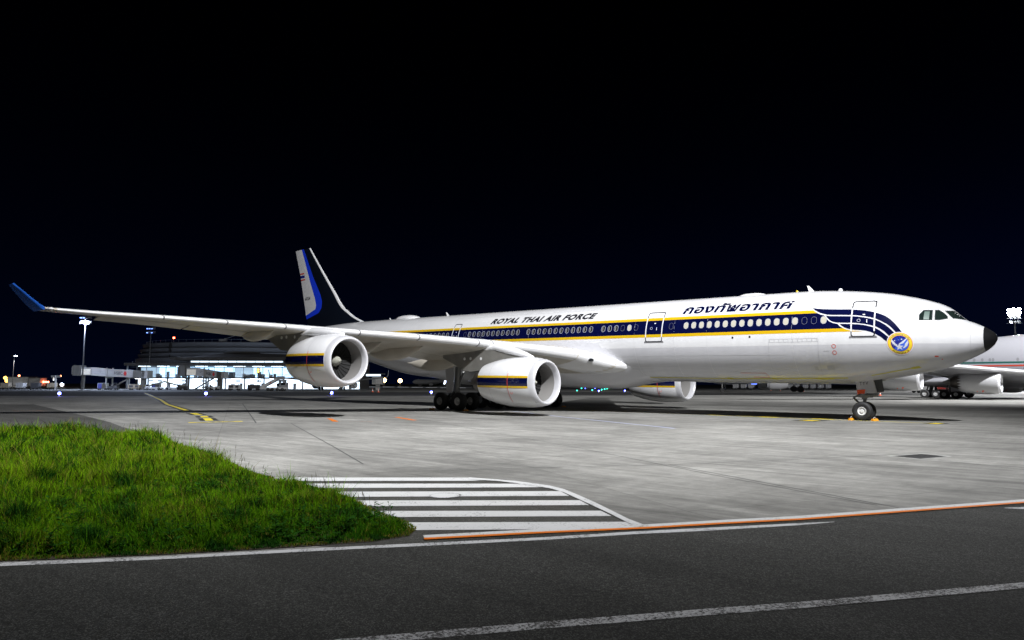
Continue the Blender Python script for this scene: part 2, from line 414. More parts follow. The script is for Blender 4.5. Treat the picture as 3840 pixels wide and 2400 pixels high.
# painted markings: each line is a part of the surface it lies on
sheet('edge_line', ribbon([(-8.3, -46.2), (-4.66, -41.87), (-4.08, -41.15), (-3.51, -40.40), (-2.96, -39.58), (-2.36, -38.73), (-1.82, -38.0), (-0.9, -36.72), (-0.19, -35.60), (0.44, -34.72), (1.25, -33.53), (1.62, -32.95)], [0.17, 0.16, 0.15, 0.14, 0.15, 0.15, 0.16, 0.15, 0.16, 0.18, 0.13, 0.02]), 0.012, 'paint_white_edge', road)
sheet('edge_line', ribbon([(3.36, -29.80), (3.62, -29.62), (9.0, -20.75), (22.0, 0.4)], [0.03, 0.2, 0.2, 0.2]), 0.012, 'paint_white_edge', road)
sheet('lane_line', ribbon([(-1.45, -43.2), (0.43, -40.46), (0.79, -39.93), (1.22, -39.30), (1.69, -38.65), (2.18, -37.95), (2.63, -37.34), (3.2, -36.5), (4.12, -35.15), (8.0, -29.2), (30.0, 5.0)], 0.165), 0.012, 'paint_white_worn', road)
sheet('border_line', ribbon([(-2.14, -37.74), (-1.30, -36.50), (-0.30, -35.13), (0.41, -34.03), (1.12, -32.98), (3.52, -28.75), (9.0, -19.4), (22.0, 2.5)], 0.25), 0.016, 'paint_white', hatch)
sheet('orange_line', ribbon([(-2.05, -37.82), (-1.22, -36.59), (-0.21, -35.22), (0.47, -34.16), (1.18, -33.13), (3.55, -28.95), (9.0, -19.62), (22.0, 2.3)], 0.105), 0.022, 'paint_orange', hatch)
# white hatching
CO = [(-5.93, -33.08), (-5.25, -32.92), (-4.82, -32.83), (-4.33, -32.84), (-3.84, -32.88), (-3.35, -33.06), (-2.81, -33.4), (-2.06, -33.9), (-1.37, -34.4), (-0.77, -34.84), (-0.33, -35.09)]
CI = [(-5.69, -33.32), (-5.1, -33.08), (-4.62, -33.07), (-4.11, -33.11), (-3.62, -33.16), (-3.11, -33.38), (-2.55, -33.76), (-1.83, -34.24), (-1.18, -34.69), (-0.6, -35.11), (-0.37, -35.24)]
sheet('hatch_border', CO + CI[::-1], 0.019, 'paint_white', hatch)
for q in ([(-9.4, -36.2), (-5.93, -33.08), (-5.3, -33.02), (-5.52, -33.39), (-8.9, -36.5)],
          [(-7.9, -36.1), (-4.43, -33.0), (-3.83, -33.12), (-7.4, -36.5)],
          [(-6.6, -36.4), (-3.26, -33.29), (-2.79, -33.63), (-6.1, -36.78)],
          [(-5.5, -36.76), (-2.36, -33.9), (-1.95, -34.2), (-5.0, -37.1)],
          [(-4.3, -37.05), (-1.5, -34.51), (-1.12, -34.78), (-3.9, -37.4)],
          [(-3.5, -37.6), (-0.69, -35.01), (-0.37, -35.19), (-1.22, -36.21), (-3.05, -37.95)]):
    sheet('hatch_stripe', q, 0.012, 'paint_white', hatch)
# apron joints, lines and marks
for pts, w in (([(-63.3, -8.1), (-29.0, -25.4)], 0.07), ([(-27.7, -24.2), (-14.6, -30.6), (-9.8, -33.0)], 0.045), ([(-60.0, 0.2), (-23.98, -17.8), (-7.99, -25.8), (-1.78, -29.2), (1.7, -30.9)], 0.03),
               ([(-8.21, -33.91), (-6.1, -30.71), (-3.91, -27.85), (-0.84, -22.19), (0.95, -18.1), (9, -4)], 0.025), ([(-3.91, -27.85), (2.03, -30.91)], 0.03), ([(1.0, -21.9), (5.02, -24.1)], 0.03), ([(-0.5, -21.75), (-15.0, -14.6)], 0.02),
               ([(-40.0, -23.0), (-16.0, -9.0)], 0.025), ([(-14, -14), (-2, -4)], 0.02)):
    sheet('joint_seal', ribbon(pts, w), 0.004, 'joint_seal', apron)
sheet('guide_line', ribbon([(-32.5, -2.6), (-21.7, -8.9), (-11.0, -14.4)], 0.14), 0.006, 'paint_bluewhite', apron)
sheet('nose_line', ribbon([(-40.0, 1.7), (-16.8, 0.35), (-7.1, -0.72), (-2.6, -1.15)], 0.17), 0.006, 'paint_yellow', apron)
for q, m in (([(-3.3, -1.75), (-2.4, -1.85), (-2.25, -0.55), (-3.2, -0.4)], 'paint_black'), ([(-9.7, -3.2), (-8.2, -3.6), (-7.9, -1.9), (-9.4, -1.5)], 'paint_black')):
    sheet('marking_ground', q, 0.005, m, apron)
for q in ([(-3.05, -1.65), (-2.62, -1.70), (-2.5, -0.65), (-2.95, -0.55)], [(-9.35, -2.9), (-8.5, -3.1), (-8.3, -2.2), (-9.1, -2.0)], [(-9.5, 0.05), (-8.2, -0.15), (-8.2, -0.75), (-9.5, -0.55)],
          [(-16.3, 0.55), (-15.3, 0.45), (-15.3, -0.1), (-16.3, 0.0)], [(-12.7, 0.2), (-11.6, 0.1), (-11.6, -0.5), (-12.7, -0.4)]):
    sheet('stand_mark', q, 0.009, 'paint_yellow', apron)
sheet('taxi_line_border', ribbon([(-150, 16.0), (-84.5, -7.5), (-65.4, -14.7), (-48.5, -20.3)], 0.8), 0.005, 'paint_black', apron)
sheet('taxi_line', ribbon([(-150, 16.0), (-84.5, -7.5), (-65.4, -14.7), (-48.6, -20.27)], 0.32), 0.009, 'paint_yellow', apron)
for a, b_ in (((-43.6, -22.1), (-40.6, -23.0)), ((-38.8, -23.6), (-37.0, -24.3)), ((-35.9, -24.75), (-33.2, -25.85))):
    sheet('taxi_dash_border', ribbon([a, b_], 0.95), 0.005, 'paint_black', apron)
    sheet('taxi_dash', ribbon([a, b_], 0.42), 0.009, 'paint_yellow', apron)
sheet('stand_number_board', [(-32.3, -27.45), (-31.5, -24.85), (-31.05, -25.05), (-31.85, -27.6)], 0.005, 'paint_yellow', apron)
_nb = fit_text(text_mesh('607', 1.0, 0.02), -1.0, 1.0, -0.13, 0.13)
_b = MB()
for f in _nb.faces: _b.add([(-31.68 + v.co.x * 0.29 - v.co.y * 0.9, -26.2 + v.co.x * 0.94 + v.co.y * 0.3, 0.009) for v in f.verts], [(0, 1, 2)])
_b.build('stand_number', 'paint_black', apron, smooth=False, recalc=False)
for q in ([(-30.63, -20.04), (-30.4, -19.86), (-27.2, -21.62), (-27.43, -21.81)], [(-28.9, -16.45), (-28.7, -16.2), (-25.2, -17.75), (-25.4, -17.97)], [(-27.2, -21.75), (-27.1, -21.6), (-25.9, -20.2), (-26.05, -20.3)], [(-57.1, -30.1), (-56.7, -29.6), (-55.0, -27.6), (-55.45, -27.9)]):
    sheet('orange_mark', q, 0.007, 'paint_orange', apron)
# drain cover set into the concrete
pit = thing('drain_cover', 'square dark drain cover with pale frame set in the concrete at right', 'drain cover', (0.40, -21.05, 0))
b = MB(); c4 = [(-0.75, -0.62), (-0.13, 0.92), (0.70, 0.55), (0.2, -1.0)]
b.add([(x, y, 0.006) for x, y in c4] + [(x * 0.86, y * 0.86, 0.006) for x, y in c4], [(0, 1, 5, 4), (1, 2, 6, 5), (2, 3, 7, 6), (3, 0, 4, 7)])
mat('frame_pale', (0.42, 0.42, 0.40), 0.7); worn(mat('iron_plate', (0.035, 0.035, 0.035), 0.6, metal=0.4), (0.035, 0.035, 0.035), 0.3, 8)
b.build('frame', 'frame_pale', pit, smooth=False)
b = MB(); b.add([(x * 0.85, y * 0.85, 0.005) for x, y in c4], [(0, 1, 2, 3)]); b.build('plate', 'iron_plate', pit, smooth=False)
mh = thing('manhole', 'round manhole lid painted over by a white hatch stripe', 'manhole', (-4.5, -35.13, 0))
b = MB(); b.lathe([(0.0165, 0.001), (0.0165, 0.26)], (0, 0, 0), (0, 0, 1), 24); b.build('lid', 'paint_white', mh, smooth=False)
b = MB(); b.lathe([(0.0175, 0.26), (0.0175, 0.30)], (0, 0, 0), (0, 0, 1), 24); b.build('rim', 'paint_white_worn', mh, smooth=False)

# =================================================================== GRASS
def grass_mat():
    m = mat('grass_blade', (0.06, 0.12, 0.015), 0.75, spec=0.06)
    n, l, b = nodes(m)
    at = n.new('ShaderNodeAttribute'); at.attribute_name = 'tint'
    l.new(at.outputs['Color'], b.inputs['Base Color'])
    b.inputs['Subsurface Weight'].default_value = 0.0
    tr = n.new('ShaderNodeBsdfTranslucent'); l.new(at.outputs['Color'], tr.inputs['Color'])
    mx = n.new('ShaderNodeMixShader'); mx.inputs[0].default_value = 0.35
    out = n['Material Output']
    l.new(b.outputs[0], mx.inputs[1]); l.new(tr.outputs[0], mx.inputs[2]); l.new(mx.outputs[0], out.inputs['Surface'])
grass_mat()
GP = [(-52.0, -47.0), (-40.0, -40.2), (-31.0, -35.6), (-27.75, -33.9), (-24.6, -33.0), (-21.0, -33.2), (-17.92, -33.95), (-13.08, -35.1), (-9.86, -35.85), (-7.78, -36.2), (-6.58, -36.35), (-5.79, -36.4), (-4.7, -36.78), (-3.96, -37.0), (-3.12, -37.2), (-2.62, -37.45), (-2.36, -37.8), (-2.45, -38.35), (-2.75, -38.85), (-3.2, -39.6), (-3.74, -40.4), (-4.32, -41.17), (-4.9, -41.9), (-8.6, -46.3), (-13.0, -51.0), (-25, -55)]
tag(sheet('verge_soil', GP, 0.0105, 'soil'), 'bare soil under the grass verge', kind='structure')
def build_grass():
    P = np.array(GP); rs = np.random.RandomState(11)
    def inside(q):
        x, y = q[:, 0], q[:, 1]; c = np.zeros(len(q), bool); j = len(P) - 1
        for i in range(len(P)):
            xi, yi, xj, yj = P[i, 0], P[i, 1], P[j, 0], P[j, 1]
            cond = ((yi > y) != (yj > y)) & (x < (xj - xi) * (y - yi) / (yj - yi + 1e-12) + xi)
            c ^= cond; j = i
        return c
    def edge(q):
        d = np.full(len(q), 1e9)
        for i in range(len(P)):
            a, b_ = P[i], P[(i + 1) % len(P)]; ab = b_ - a
            t = np.clip(((q - a) @ ab) / (ab @ ab), 0, 1); d = np.minimum(d, np.hypot(*(q - a - t[:, None] * ab).T))
        return d
    def field(q, sc, seed):
        r2 = np.random.RandomState(seed); o = np.zeros(len(q))
        for k in range(7):
            a = r2.uniform(0, 6.28); f = sc * r2.uniform(0.6, 1.9); ph = r2.uniform(0, 6.28)
            o += np.sin(f * (q[:, 0] * np.cos(a) + q[:, 1] * np.sin(a)) + ph)
        return o / 7 ** 0.5
    cam2 = np.array([CAM.x, CAM.y]); fh = np.array([_sy, _cy]); rh = np.array([_cy, -_sy])
    Q = []
    need = 300000
    while need > 0:
        # denser near the camera: sample distance with a 1/d fall-off
        n = 150000
        d = np.exp(rs.uniform(np.log(6.5), np.log(50), n)); a = rs.uniform(-0.79, 0.12, n)
        q = cam2 + (d[:, None]) * (np.cos(a)[:, None] * fh + np.sin(a)[:, None] * rh)
        q = q[inside(q)]
        Q.append(q[:need]); need -= len(Q[-1])
    q = np.concatenate(Q); n = len(q)
    e = edge(q)
    dist = np.hypot(*(q - cam2).T)
    big = field(q, 0.55, 3); mid = field(q, 1.9, 4); sm = field(q, 6.0, 5)
    h = (0.19 + 0.07 * big + 0.07 * mid + 0.05 * sm) * np.clip(e / 0.40, 0.22, 1) * np.clip(0.75 + (dist - 8) / 30, .75, 1.45) * rs.uniform(0.55, 1.35, n)
    h *= np.where(rs.rand(n) < 0.02, 1.9, 1.0)
    h = np.clip(h, 0.03, 0.75)
    w = rs.uniform(0.0018, 0.0048, n) * (1 + np.clip((dist - 9) / 14, 0, 2.2)); wide = rs.rand(n) < 0.05; w[wide] *= 2.4
    az = rs.uniform(0, 6.283, n); lean = rs.uniform(0.1, 1.15, n) * h
    faz = az + rs.uniform(-0.6, 0.6, n) + 1.57
    dx, dy = np.cos(az) * lean, np.sin(az) * lean; wx, wy = np.cos(faz) * w, np.sin(faz) * w
    z0 = 0.012
    V = np.zeros((n, 5, 3))
    V[:, 0] = np.stack([q[:, 0] - wx, q[:, 1] - wy, np.full(n, z0)], 1); V[:, 1] = np.stack([q[:, 0] + wx, q[:, 1] + wy, np.full(n, z0)], 1)
    V[:, 2] = np.stack([q[:, 0] - wx * .75 + dx * .38, q[:, 1] - wy * .75 + dy * .38, z0 + h * .62], 1)
    V[:, 3] = np.stack([q[:, 0] + wx * .75 + dx * .38, q[:, 1] + wy * .75 + dy * .38, z0 + h * .62], 1)
    V[:, 4] = np.stack([q[:, 0] + dx, q[:, 1] + dy, z0 + h], 1)
    me = bpy.data.meshes.new('grass')
    me.vertices.add(n * 5); me.vertices.foreach_set('co', V.ravel())
    idx = np.arange(n)[:, None] * 5
    loops = np.concatenate([idx + 0, idx + 1, idx + 3, idx + 2, idx + 2, idx + 3, idx + 4], 1).ravel()
    me.loops.add(n * 7); me.loops.foreach_set('vertex_index', loops.astype(np.int32))
    me.polygons.add(n * 2)
    ls = (np.arange(n)[:, None] * 7 + np.array([0, 4])[None]).ravel(); lt = np.tile([4, 3], n)
    me.polygons.foreach_set('loop_start', ls.astype(np.int32)); me.polygons.foreach_set('loop_total', lt.astype(np.int32))
    me.update(calc_edges=True)
    # tint: fresh green, some olive and a share of dry straw, in patches; light falloff painted in by distance
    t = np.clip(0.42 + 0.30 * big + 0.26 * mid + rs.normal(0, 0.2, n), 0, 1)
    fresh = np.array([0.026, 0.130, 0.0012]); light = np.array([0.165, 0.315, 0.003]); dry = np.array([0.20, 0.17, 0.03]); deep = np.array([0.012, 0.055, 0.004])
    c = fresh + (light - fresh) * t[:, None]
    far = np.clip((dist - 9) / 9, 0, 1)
    near = np.clip((11.5 - dist) / 4, 0, 1); c = c * (1 - 0.55 * near[:, None]) + deep * 1.3 * 0.55 * near[:, None]  # blades close to the camera tinted darker, as if less light reached them
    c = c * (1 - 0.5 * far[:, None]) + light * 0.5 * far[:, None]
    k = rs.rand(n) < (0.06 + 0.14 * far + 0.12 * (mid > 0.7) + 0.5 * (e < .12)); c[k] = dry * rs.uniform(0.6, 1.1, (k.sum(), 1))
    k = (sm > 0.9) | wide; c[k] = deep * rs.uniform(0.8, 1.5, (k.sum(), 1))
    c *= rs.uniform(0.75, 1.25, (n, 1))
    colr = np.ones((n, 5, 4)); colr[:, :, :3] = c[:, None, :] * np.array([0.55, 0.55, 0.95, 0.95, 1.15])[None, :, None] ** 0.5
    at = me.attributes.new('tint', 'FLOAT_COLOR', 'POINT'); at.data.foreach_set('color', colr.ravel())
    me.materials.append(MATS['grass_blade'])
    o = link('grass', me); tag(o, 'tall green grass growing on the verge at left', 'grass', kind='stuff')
    # broad-leaved weeds among the grass
    V, F, Cc = [], [], []
    for i in range(900):
        while True:
            d = math.exp(rs.uniform(math.log(6.8), math.log(22))); a = rs.uniform(-0.75, 0.1)
            p = cam2 + d * (math.cos(a) * fh + math.sin(a) * rh)
            if inside(p[None])[0] and edge(p[None])[0] > 0.12: break
        H = rs.uniform(0.08, 0.30); nl = rs.randint(7, 16); g = rs.uniform(0.7, 1.3)
        for j in range(nl):
            z = H * (j + 1) / nl; az = rs.uniform(0, 6.28); L = rs.uniform(0.05, 0.11); wd = L * rs.uniform(0.18, 0.3)
            dx, dy = math.cos(az), math.sin(az); b0 = len(V); up = rs.uniform(0.1, 0.6)
            bx, by = p[0] + dx * 0.01, p[1] + dy * 0.01
            V += [(bx, by, z), (bx + dx * L * .5 - dy * wd, by + dy * L * .5 + dx * wd, z + L * up * .5), (bx + dx * L * .5 + dy * wd, by + dy * L * .5 - dx * wd, z + L * up * .5), (bx + dx * L, by + dy * L, z + L * up * .7)]
            F += [(b0, b0 + 2, b0 + 3, b0 + 1)]
            cc = np.array([0.016, 0.062, 0.006]) * g * rs.uniform(0.7, 1.5); Cc += [(*cc, 1)] * 4
        b0 = len(V); V += [(p[0] - .004, p[1], 0), (p[0] + .004, p[1], 0), (p[0] + .003, p[1], H), (p[0] - .003, p[1], H)]; F += [(b0, b0 + 1, b0 + 2, b0 + 3)]; Cc += [(0.03, 0.05, 0.01, 1)] * 4
    me = bpy.data.meshes.new('weeds'); me.from_pydata(V, [], F)
    at = me.attributes.new('tint', 'FLOAT_COLOR', 'POINT'); at.data.foreach_set('color', np.array(Cc).ravel()); me.materials.append(MATS['grass_blade'])
    tag(link('weeds', me), 'low broad-leaved weeds scattered through the grass verge', 'weeds', kind='stuff')
    # seed stems standing above the far edge
    V, F, Cc = [], [], []
    for i in range(1100):
        while True:
            d = math.exp(rs.uniform(math.log(9), math.log(40))); a = rs.uniform(-0.75, 0.1)
            p = cam2 + d * (math.cos(a) * fh + math.sin(a) * rh)
            if inside(p[None])[0] and (d > 17 or edge(p[None])[0] > .5): break
        H = rs.uniform(0.25, 0.5); lx, ly = rs.uniform(-.1, .1, 2); w = 0.0018 * (1 + d / 14)
        b0 = len(V)
        V += [(p[0] - w, p[1], 0), (p[0] + w, p[1], 0), (p[0] + w * .6 + lx, p[1] + ly, H), (p[0] - w * .6 + lx, p[1] + ly, H), (p[0] - w * 2.4 + lx, p[1] + ly, H), (p[0] + w * 2.4 + lx, p[1] + ly, H), (p[0] + lx * 1.3, p[1] + ly * 1.3, H * 1.18), (p[0] + lx, p[1] + ly, H * 0.94)]
        F += [(b0, b0 + 1, b0 + 2, b0 + 3), (b0 + 7, b0 + 5, b0 + 6, b0 + 4)]
        k = rs.uniform(0.6, 1.1); Cc += [(0.13 * k, 0.11 * k, 0.035 * k, 1)] * 8
    me = bpy.data.meshes.new('seed_stems'); me.from_pydata(V, [], F)
    at = me.attributes.new('tint', 'FLOAT_COLOR', 'POINT'); at.data.foreach_set('color', np.array(Cc).ravel()); me.materials.append(MATS['grass_blade'])
    tag(link('seed_stems', me), 'dry seed stems rising above the grass verge', 'grass', kind='stuff')
build_grass()
# =================================================================== THE WHITE FOUR-ENGINED JET
# stations s run aft from the nose tip along -x; heights zr are measured from the cabin axis, which droops towards the nose
ZC0, ZCK = 4.7571, 0.0158396
def zc(s): return ZC0 + ZCK * s
_TOP = pchip([(0, -.32), (.03, -.15), (.11, 0.0), (.29, .15), (.49, .30), (.76, .45), (1.03, .59), (1.28, .70), (1.40, .82), (1.57, .98), (1.73, 1.15), (1.89, 1.31), (2.11, 1.47), (2.39, 1.63), (2.82, 1.80), (3.26, 1.96), (3.86, 2.13), (4.63, 2.33), (5.42, 2.47), (6.2, 2.58), (7.69, 2.73), (9.44, 2.82), (47, 2.82), (54, 2.80), (60, 2.6), (65.5, 2.0)])
_BOT = pchip([(0, -.32), (.07, -.47), (.17, -.63), (.34, -.80), (.54, -.96), (.82, -1.13), (1.13, -1.30), (1.45, -1.46), (2.02, -1.72), (2.61, -1.92), (3.33, -2.10), (4.64, -2.38), (5.65, -2.56), (6.95, -2.73), (8.57, -2.80), (10, -2.82), (43, -2.82), (46, -2.62), (50, -1.9), (55, -.7), (60, .55), (65.5, 1.45)])
_WID = pchip([(0, 0), (.06, .2), (.15, .37), (.3, .56), (.5, .76), (.8, 1.0), (1.2, 1.27), (1.7, 1.55), (2.2, 1.79), (3, 2.12), (4, 2.42), (5, 2.62), (6, 2.74), (7, 2.80), (8, 2.82), (45, 2.82), (50, 2.6), (55, 2.05), (60, 1.3), (65.5, .28)])
def prof(s):
    zt, zb, w = _TOP(s), _BOT(s), max(_WID(s), 1e-3)
    zm = zb + (zt - zb) * (0.5 if s > 8 else 0.42 + 0.08 * max(0, s) / 8)
    return zt, zb, w, zm
def skin(s, z, off=0.006, side=-1):
    """point on the fuselage skin at station s, height z, lifted by off along the normal"""
    zt, zb, w, zm = prof(s); h = (zt - zm) if z > zm else (zm - zb)
    k = max(-0.9995, min(0.9995, (z - zm) / h)); y = w * math.sqrt(1 - k * k)
    ny, nz = y / w ** 2, (k * h) / h ** 2; L = math.hypot(ny, nz)
    return (-s, side * (y + off * ny / L), zc(s) + zm + k * h + off * nz / L)
JET0 = (-34.85, 0.0, 0.0)
jet = thing('passenger_jet', 'large white four-engined jet with navy and gold cheatline, blue swept fin stripe', 'airplane', JET0)
J = JET0

b = MB(); NS = 96
st = [0.0, .012, .03, .06, .1, .15, .2, .27, .35, .44, .54, .66, .8, .95, 1.1, 1.22, 1.32, 1.42, 1.52, 1.64, 1.76, 1.9, 2.05, 2.25, 2.5, 2.8, 3.15, 3.55, 4.0, 4.5, 5.0, 5.6, 6.3, 7.0, 7.8, 8.6, 9.5] + list(np.arange(10.5, 43, 1.0)) + list(np.arange(43, 65.5, 0.75)) + [65.5]
rings = []; zrs = []
for s in st:
    zt, zb, w, zm = prof(s); r = []
    for k in range(NS):
        t = 2 * math.pi * k / NS; q = math.sin(t); h = (zt - zm) if q > 0 else (zm - zb)
        r.append((-s, -w * math.cos(t), zc(s) + zm + h * q)); zrs.append(zm + h * q)
    rings.append(r)
b.loft(rings, cap=True)
fus = b.build('fuselage', 'white_paint', jet, off=J, recalc=False)
at = fus.data.attributes.new('zr', 'FLOAT', 'POINT'); at.data.foreach_set('value', zrs)
def fus_mat():
    m = mat('fuselage_paint', WHITE, 0.26, coat=0.6); n, l, bs = nodes(m)
    a = n.new('ShaderNodeAttribute'); a.attribute_name = 'zr'
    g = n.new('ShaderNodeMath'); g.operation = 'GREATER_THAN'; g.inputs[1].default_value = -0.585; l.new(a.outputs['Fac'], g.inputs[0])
    tc = n.new('ShaderNodeTexCoord'); mp = n.new('ShaderNodeMapping'); mp.inputs['Scale'].default_value = (0.25, 1.5, 1.5); l.new(tc.outputs['Object'], mp.inputs['Vector'])
    t = n.new('ShaderNodeTexNoise'); t.inputs['Scale'].default_value = 1.2; t.inputs['Detail'].default_value = 6; l.new(mp.outputs[0], t.inputs['Vector'])
    r = n.new('ShaderNodeMapRange'); r.inputs['From Min'].default_value = .3; r.inputs['From Max'].default_value = .7; r.inputs['To Min'].default_value = .94; r.inputs['To Max'].default_value = 1.03; l.new(t.outputs['Fac'], r.inputs['Value'])
    mp2 = n.new('ShaderNodeMapping'); mp2.inputs['Scale'].default_value = (2.6, .25, .25); l.new(tc.outputs['Object'], mp2.inputs['Vector'])
    t2 = n.new('ShaderNodeTexNoise'); t2.inputs['Scale'].default_value = 1.0; t2.inputs['Detail'].default_value = 5; l.new(mp2.outputs[0], t2.inputs['Vector'])
    r2 = n.new('ShaderNodeMapRange'); r2.inputs['From Min'].default_value = .35; r2.inputs['From Max'].default_value = .62; r2.inputs['To Min'].default_value = .965; r2.inputs['To Max'].default_value = 1.0; l.new(t2.outputs['Fac'], r2.inputs['Value'])
    mm = n.new('ShaderNodeMath'); mm.operation = 'MULTIPLY'; l.new(r.outputs[0], mm.inputs[0]); l.new(r2.outputs[0], mm.inputs[1])
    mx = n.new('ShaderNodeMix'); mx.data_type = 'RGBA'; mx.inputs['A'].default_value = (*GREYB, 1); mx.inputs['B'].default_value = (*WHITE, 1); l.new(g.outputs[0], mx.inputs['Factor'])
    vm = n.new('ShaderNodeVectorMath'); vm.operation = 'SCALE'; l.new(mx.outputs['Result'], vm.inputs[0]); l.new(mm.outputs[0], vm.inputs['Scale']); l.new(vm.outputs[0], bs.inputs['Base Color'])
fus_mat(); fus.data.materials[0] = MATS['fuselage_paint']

def wrap(name, bm, m, parent, off=0.006, side=-1, step=0.12, sstep=0.3):
    """lay flat triangles given in (station, height) onto the fuselage skin"""
    if not bm.verts: return None
    xs = [v.co.x for v in bm.verts]; ys = [v.co.y for v in bm.verts]
    def cut(axis, lo, hi, stp):
        k = math.floor(lo / stp) + 1
        while k * stp < hi:
            co = [0, 0, 0]; no = [0, 0, 0]; co[axis] = k * stp; no[axis] = 1
            bmesh.ops.bisect_plane(bm, geom=bm.verts[:] + bm.edges[:] + bm.faces[:], plane_co=co, plane_no=no, dist=1e-5); k += 1
    cut(1, min(ys), max(ys), step)
    if min(xs) < 10 or max(xs) - min(xs) > 1 and max(xs) > 44: cut(0, min(xs), max(xs), sstep)
    bmesh.ops.triangulate(bm, faces=bm.faces)
    me = bpy.data.meshes.new(name)
    for v in bm.verts:
        p = skin(v.co.x, v.co.y, off, side); v.co = (p[0] - J[0], p[1] - J[1], p[2] - J[2])
    for f in bm.faces:
        f.normal_update()
        if f.normal.y * side < 0: f.normal_flip()
    bm.to_mesh(me); bm.free(); me.materials.append(MATS[m])
    me.polygons.foreach_set('use_smooth', [True] * len(me.polygons))
    return link(name, me, parent)
def poly_bm(polys):
    bm = bmesh.new()
    for p in polys:
        vs = [bm.verts.new((x, y, 0)) for x, y in p]; bm.faces.new(vs)
    bmesh.ops.triangulate(bm, faces=bm.faces)
    return bm
def decal(name, polys, m, parent=None, off=0.006, side=-1, **k):
    if isinstance(polys[0][0], (int, float)): polys = [polys]
    return wrap(name, poly_bm(polys), m, parent or fus, off, side, **k)
def rrect(x0, x1, y0, y1, r, n=4):
    o = []
    for cx, cy, a0 in ((x1 - r, y1 - r, 0), (x0 + r, y1 - r, 90), (x0 + r, y0 + r, 180), (x1 - r, y0 + r, 270)):
        for i in range(n + 1):
            a = R(a0 + 90 * i / n); o.append((cx + r * math.cos(a), cy + r * math.sin(a)))
    return o
def ring_polys(outer, inner):
    n = len(outer); return [[outer[i], outer[(i + 1) % n], inner[(i + 1) % n], inner[i]] for i in range(n)]
def line(pts, w):
    return [ribbon([pts[i], pts[i + 1]], w) for i in range(len(pts) - 1)]

# --- cheatline on both sides
YT, YB, DB, YL = 1.425, 1.245, 0.303, 0.112
DARK_END = [(8.21, 1.245), (8.0, 1.138), (7.80, 1.085), (7.74, 1.0), (7.68, 0.90), (7.52, 0.73), (7.31, 0.62), (7.07, 0.562), (6.97, 0.44), (6.78, DB)]
for sd in (-1, 1):
    decal('blue_stripe', [[(49.6, YB), (49.6, DB), (30, DB), (30, YB)], [(30, YB), (30, DB), (6.78, DB)] + DARK_END[::-1][1:]], 'navy_paint', side=sd)
    decal('gold_stripe', [[(49.6, YT), (49.6, YB), (8.20, YB), (8.46, YT)]], 'gold_paint', side=sd)
    decal('gold_stripe', [[(49.6, DB), (49.6, YL), (6.2, YL), (5.76, 0.102), (6.36, 0.174), (6.59, 0.226), (6.77, DB)]], 'gold_paint', side=sd)
    F1 = [(8.51, 1.565), (8.14, 1.494), (7.68, 1.446), (7.1, 1.414), (6.48, 1.385), (6.13, 1.345), (5.74, 1.29), (5.46, 1.227), (5.24, 1.164), (4.99, 1.069), (4.72, 0.935), (4.48, 0.748), (4.27, 0.513), (4.09, 0.267), (3.95, 0.041)]
    F1L = [(8.34, 1.414), (8.14, 1.293), (7.88, 1.182), (7.64, 1.121), (7.34, 1.095), (6.91, 1.076), (6.44, 1.049), (6.09, 1.019), (5.76, 0.962), (5.46, 0.888), (5.18, 0.8), (4.92, 0.661), (4.65, 0.492), (4.44, 0.306), (4.22, 0.031)]
    F2 = [(7.72, 1.076), (7.51, 1.034), (7.05, 1.008), (6.43, 0.979), (6.08, 0.949), (5.75, 0.889), (5.45, 0.816), (5.19, 0.732), (4.94, 0.601), (4.7, 0.433), (4.5, 0.246), (4.29, 0.003)]
    F2L = [(7.62, 0.926), (7.49, 0.792), (7.31, 0.69), (7.08, 0.639), (6.74, 0.621), (6.41, 0.606), (6.06, 0.578), (5.74, 0.524), (5.44, 0.453), (5.18, 0.369), (4.96, 0.242), (4.75, 0.087), (4.52, -0.186)]
    F3 = [(6.96, 0.566), (6.73, 0.552), (6.41, 0.537), (6.06, 0.509), (5.73, 0.456), (5.44, 0.377), (5.18, 0.284), (4.96, 0.136), (4.76, -0.048), (4.57, -0.23)]
    F3L = [(6.86, 0.453), (6.73, 0.361), (6.56, 0.281), (6.39, 0.23), (6.17, 0.199), (5.92, 0.185), (5.65, 0.139), (5.41, 0.066), (5.15, -0.061), (4.92, -0.224), (4.66, -0.474)]
    for a, c in ((F1, F1L), (F2, F2L), (F3, F3L)):
        decal('wing_feather', [a + c[::-1]], 'navy_paint', side=sd)
# --- lettering
def letter_wrap(name, body, s_aft, s_fwd, z0, z1, slant, m, bold, spacing=1.0):
    bm = fit_text(text_mesh(body, 1.0, bold, spacing), s_aft, s_fwd, z0, z1)
    for v in bm.verts: v.co.x = v.co.x - slant * (v.co.y - z0)   # stations fall towards the nose
    bmesh.ops.remove_doubles(bm, verts=bm.verts, dist=1e-5)
    # every letter is a piece of its own
    left = set(bm.verts)
    while left:
        seed = left.pop(); isl = {seed}; q = [seed]
        while q:
            for e in q.pop().link_edges:
                for w_ in e.verts:
                    if w_ not in isl: isl.add(w_); q.append(w_)
        left -= isl; b2 = bmesh.new(); mp = {v: b2.verts.new(v.co) for v in isl}
        for f in {f for v in isl for f in v.link_faces}: b2.faces.new([mp[v] for v in f.verts])
        wrap(name, b2, m, fus, 0.006)
    bm.free()
letter_wrap('letter', 'ROYAL THAI AIR FORCE', 34.10, 23.93, 1.605, 2.07, 0.55, 'ink_black', 0.058, 1.14)
letter_wrap('thai_letter', '\u0e01\u0e2d\u0e07\u0e17\u0e31\u0e1e\u0e2d\u0e32\u0e01\u0e32\u0e28', 16.82, 9.80, 1.60, 2.25, 0.35, 'navy_paint', 0.036, 1.06)

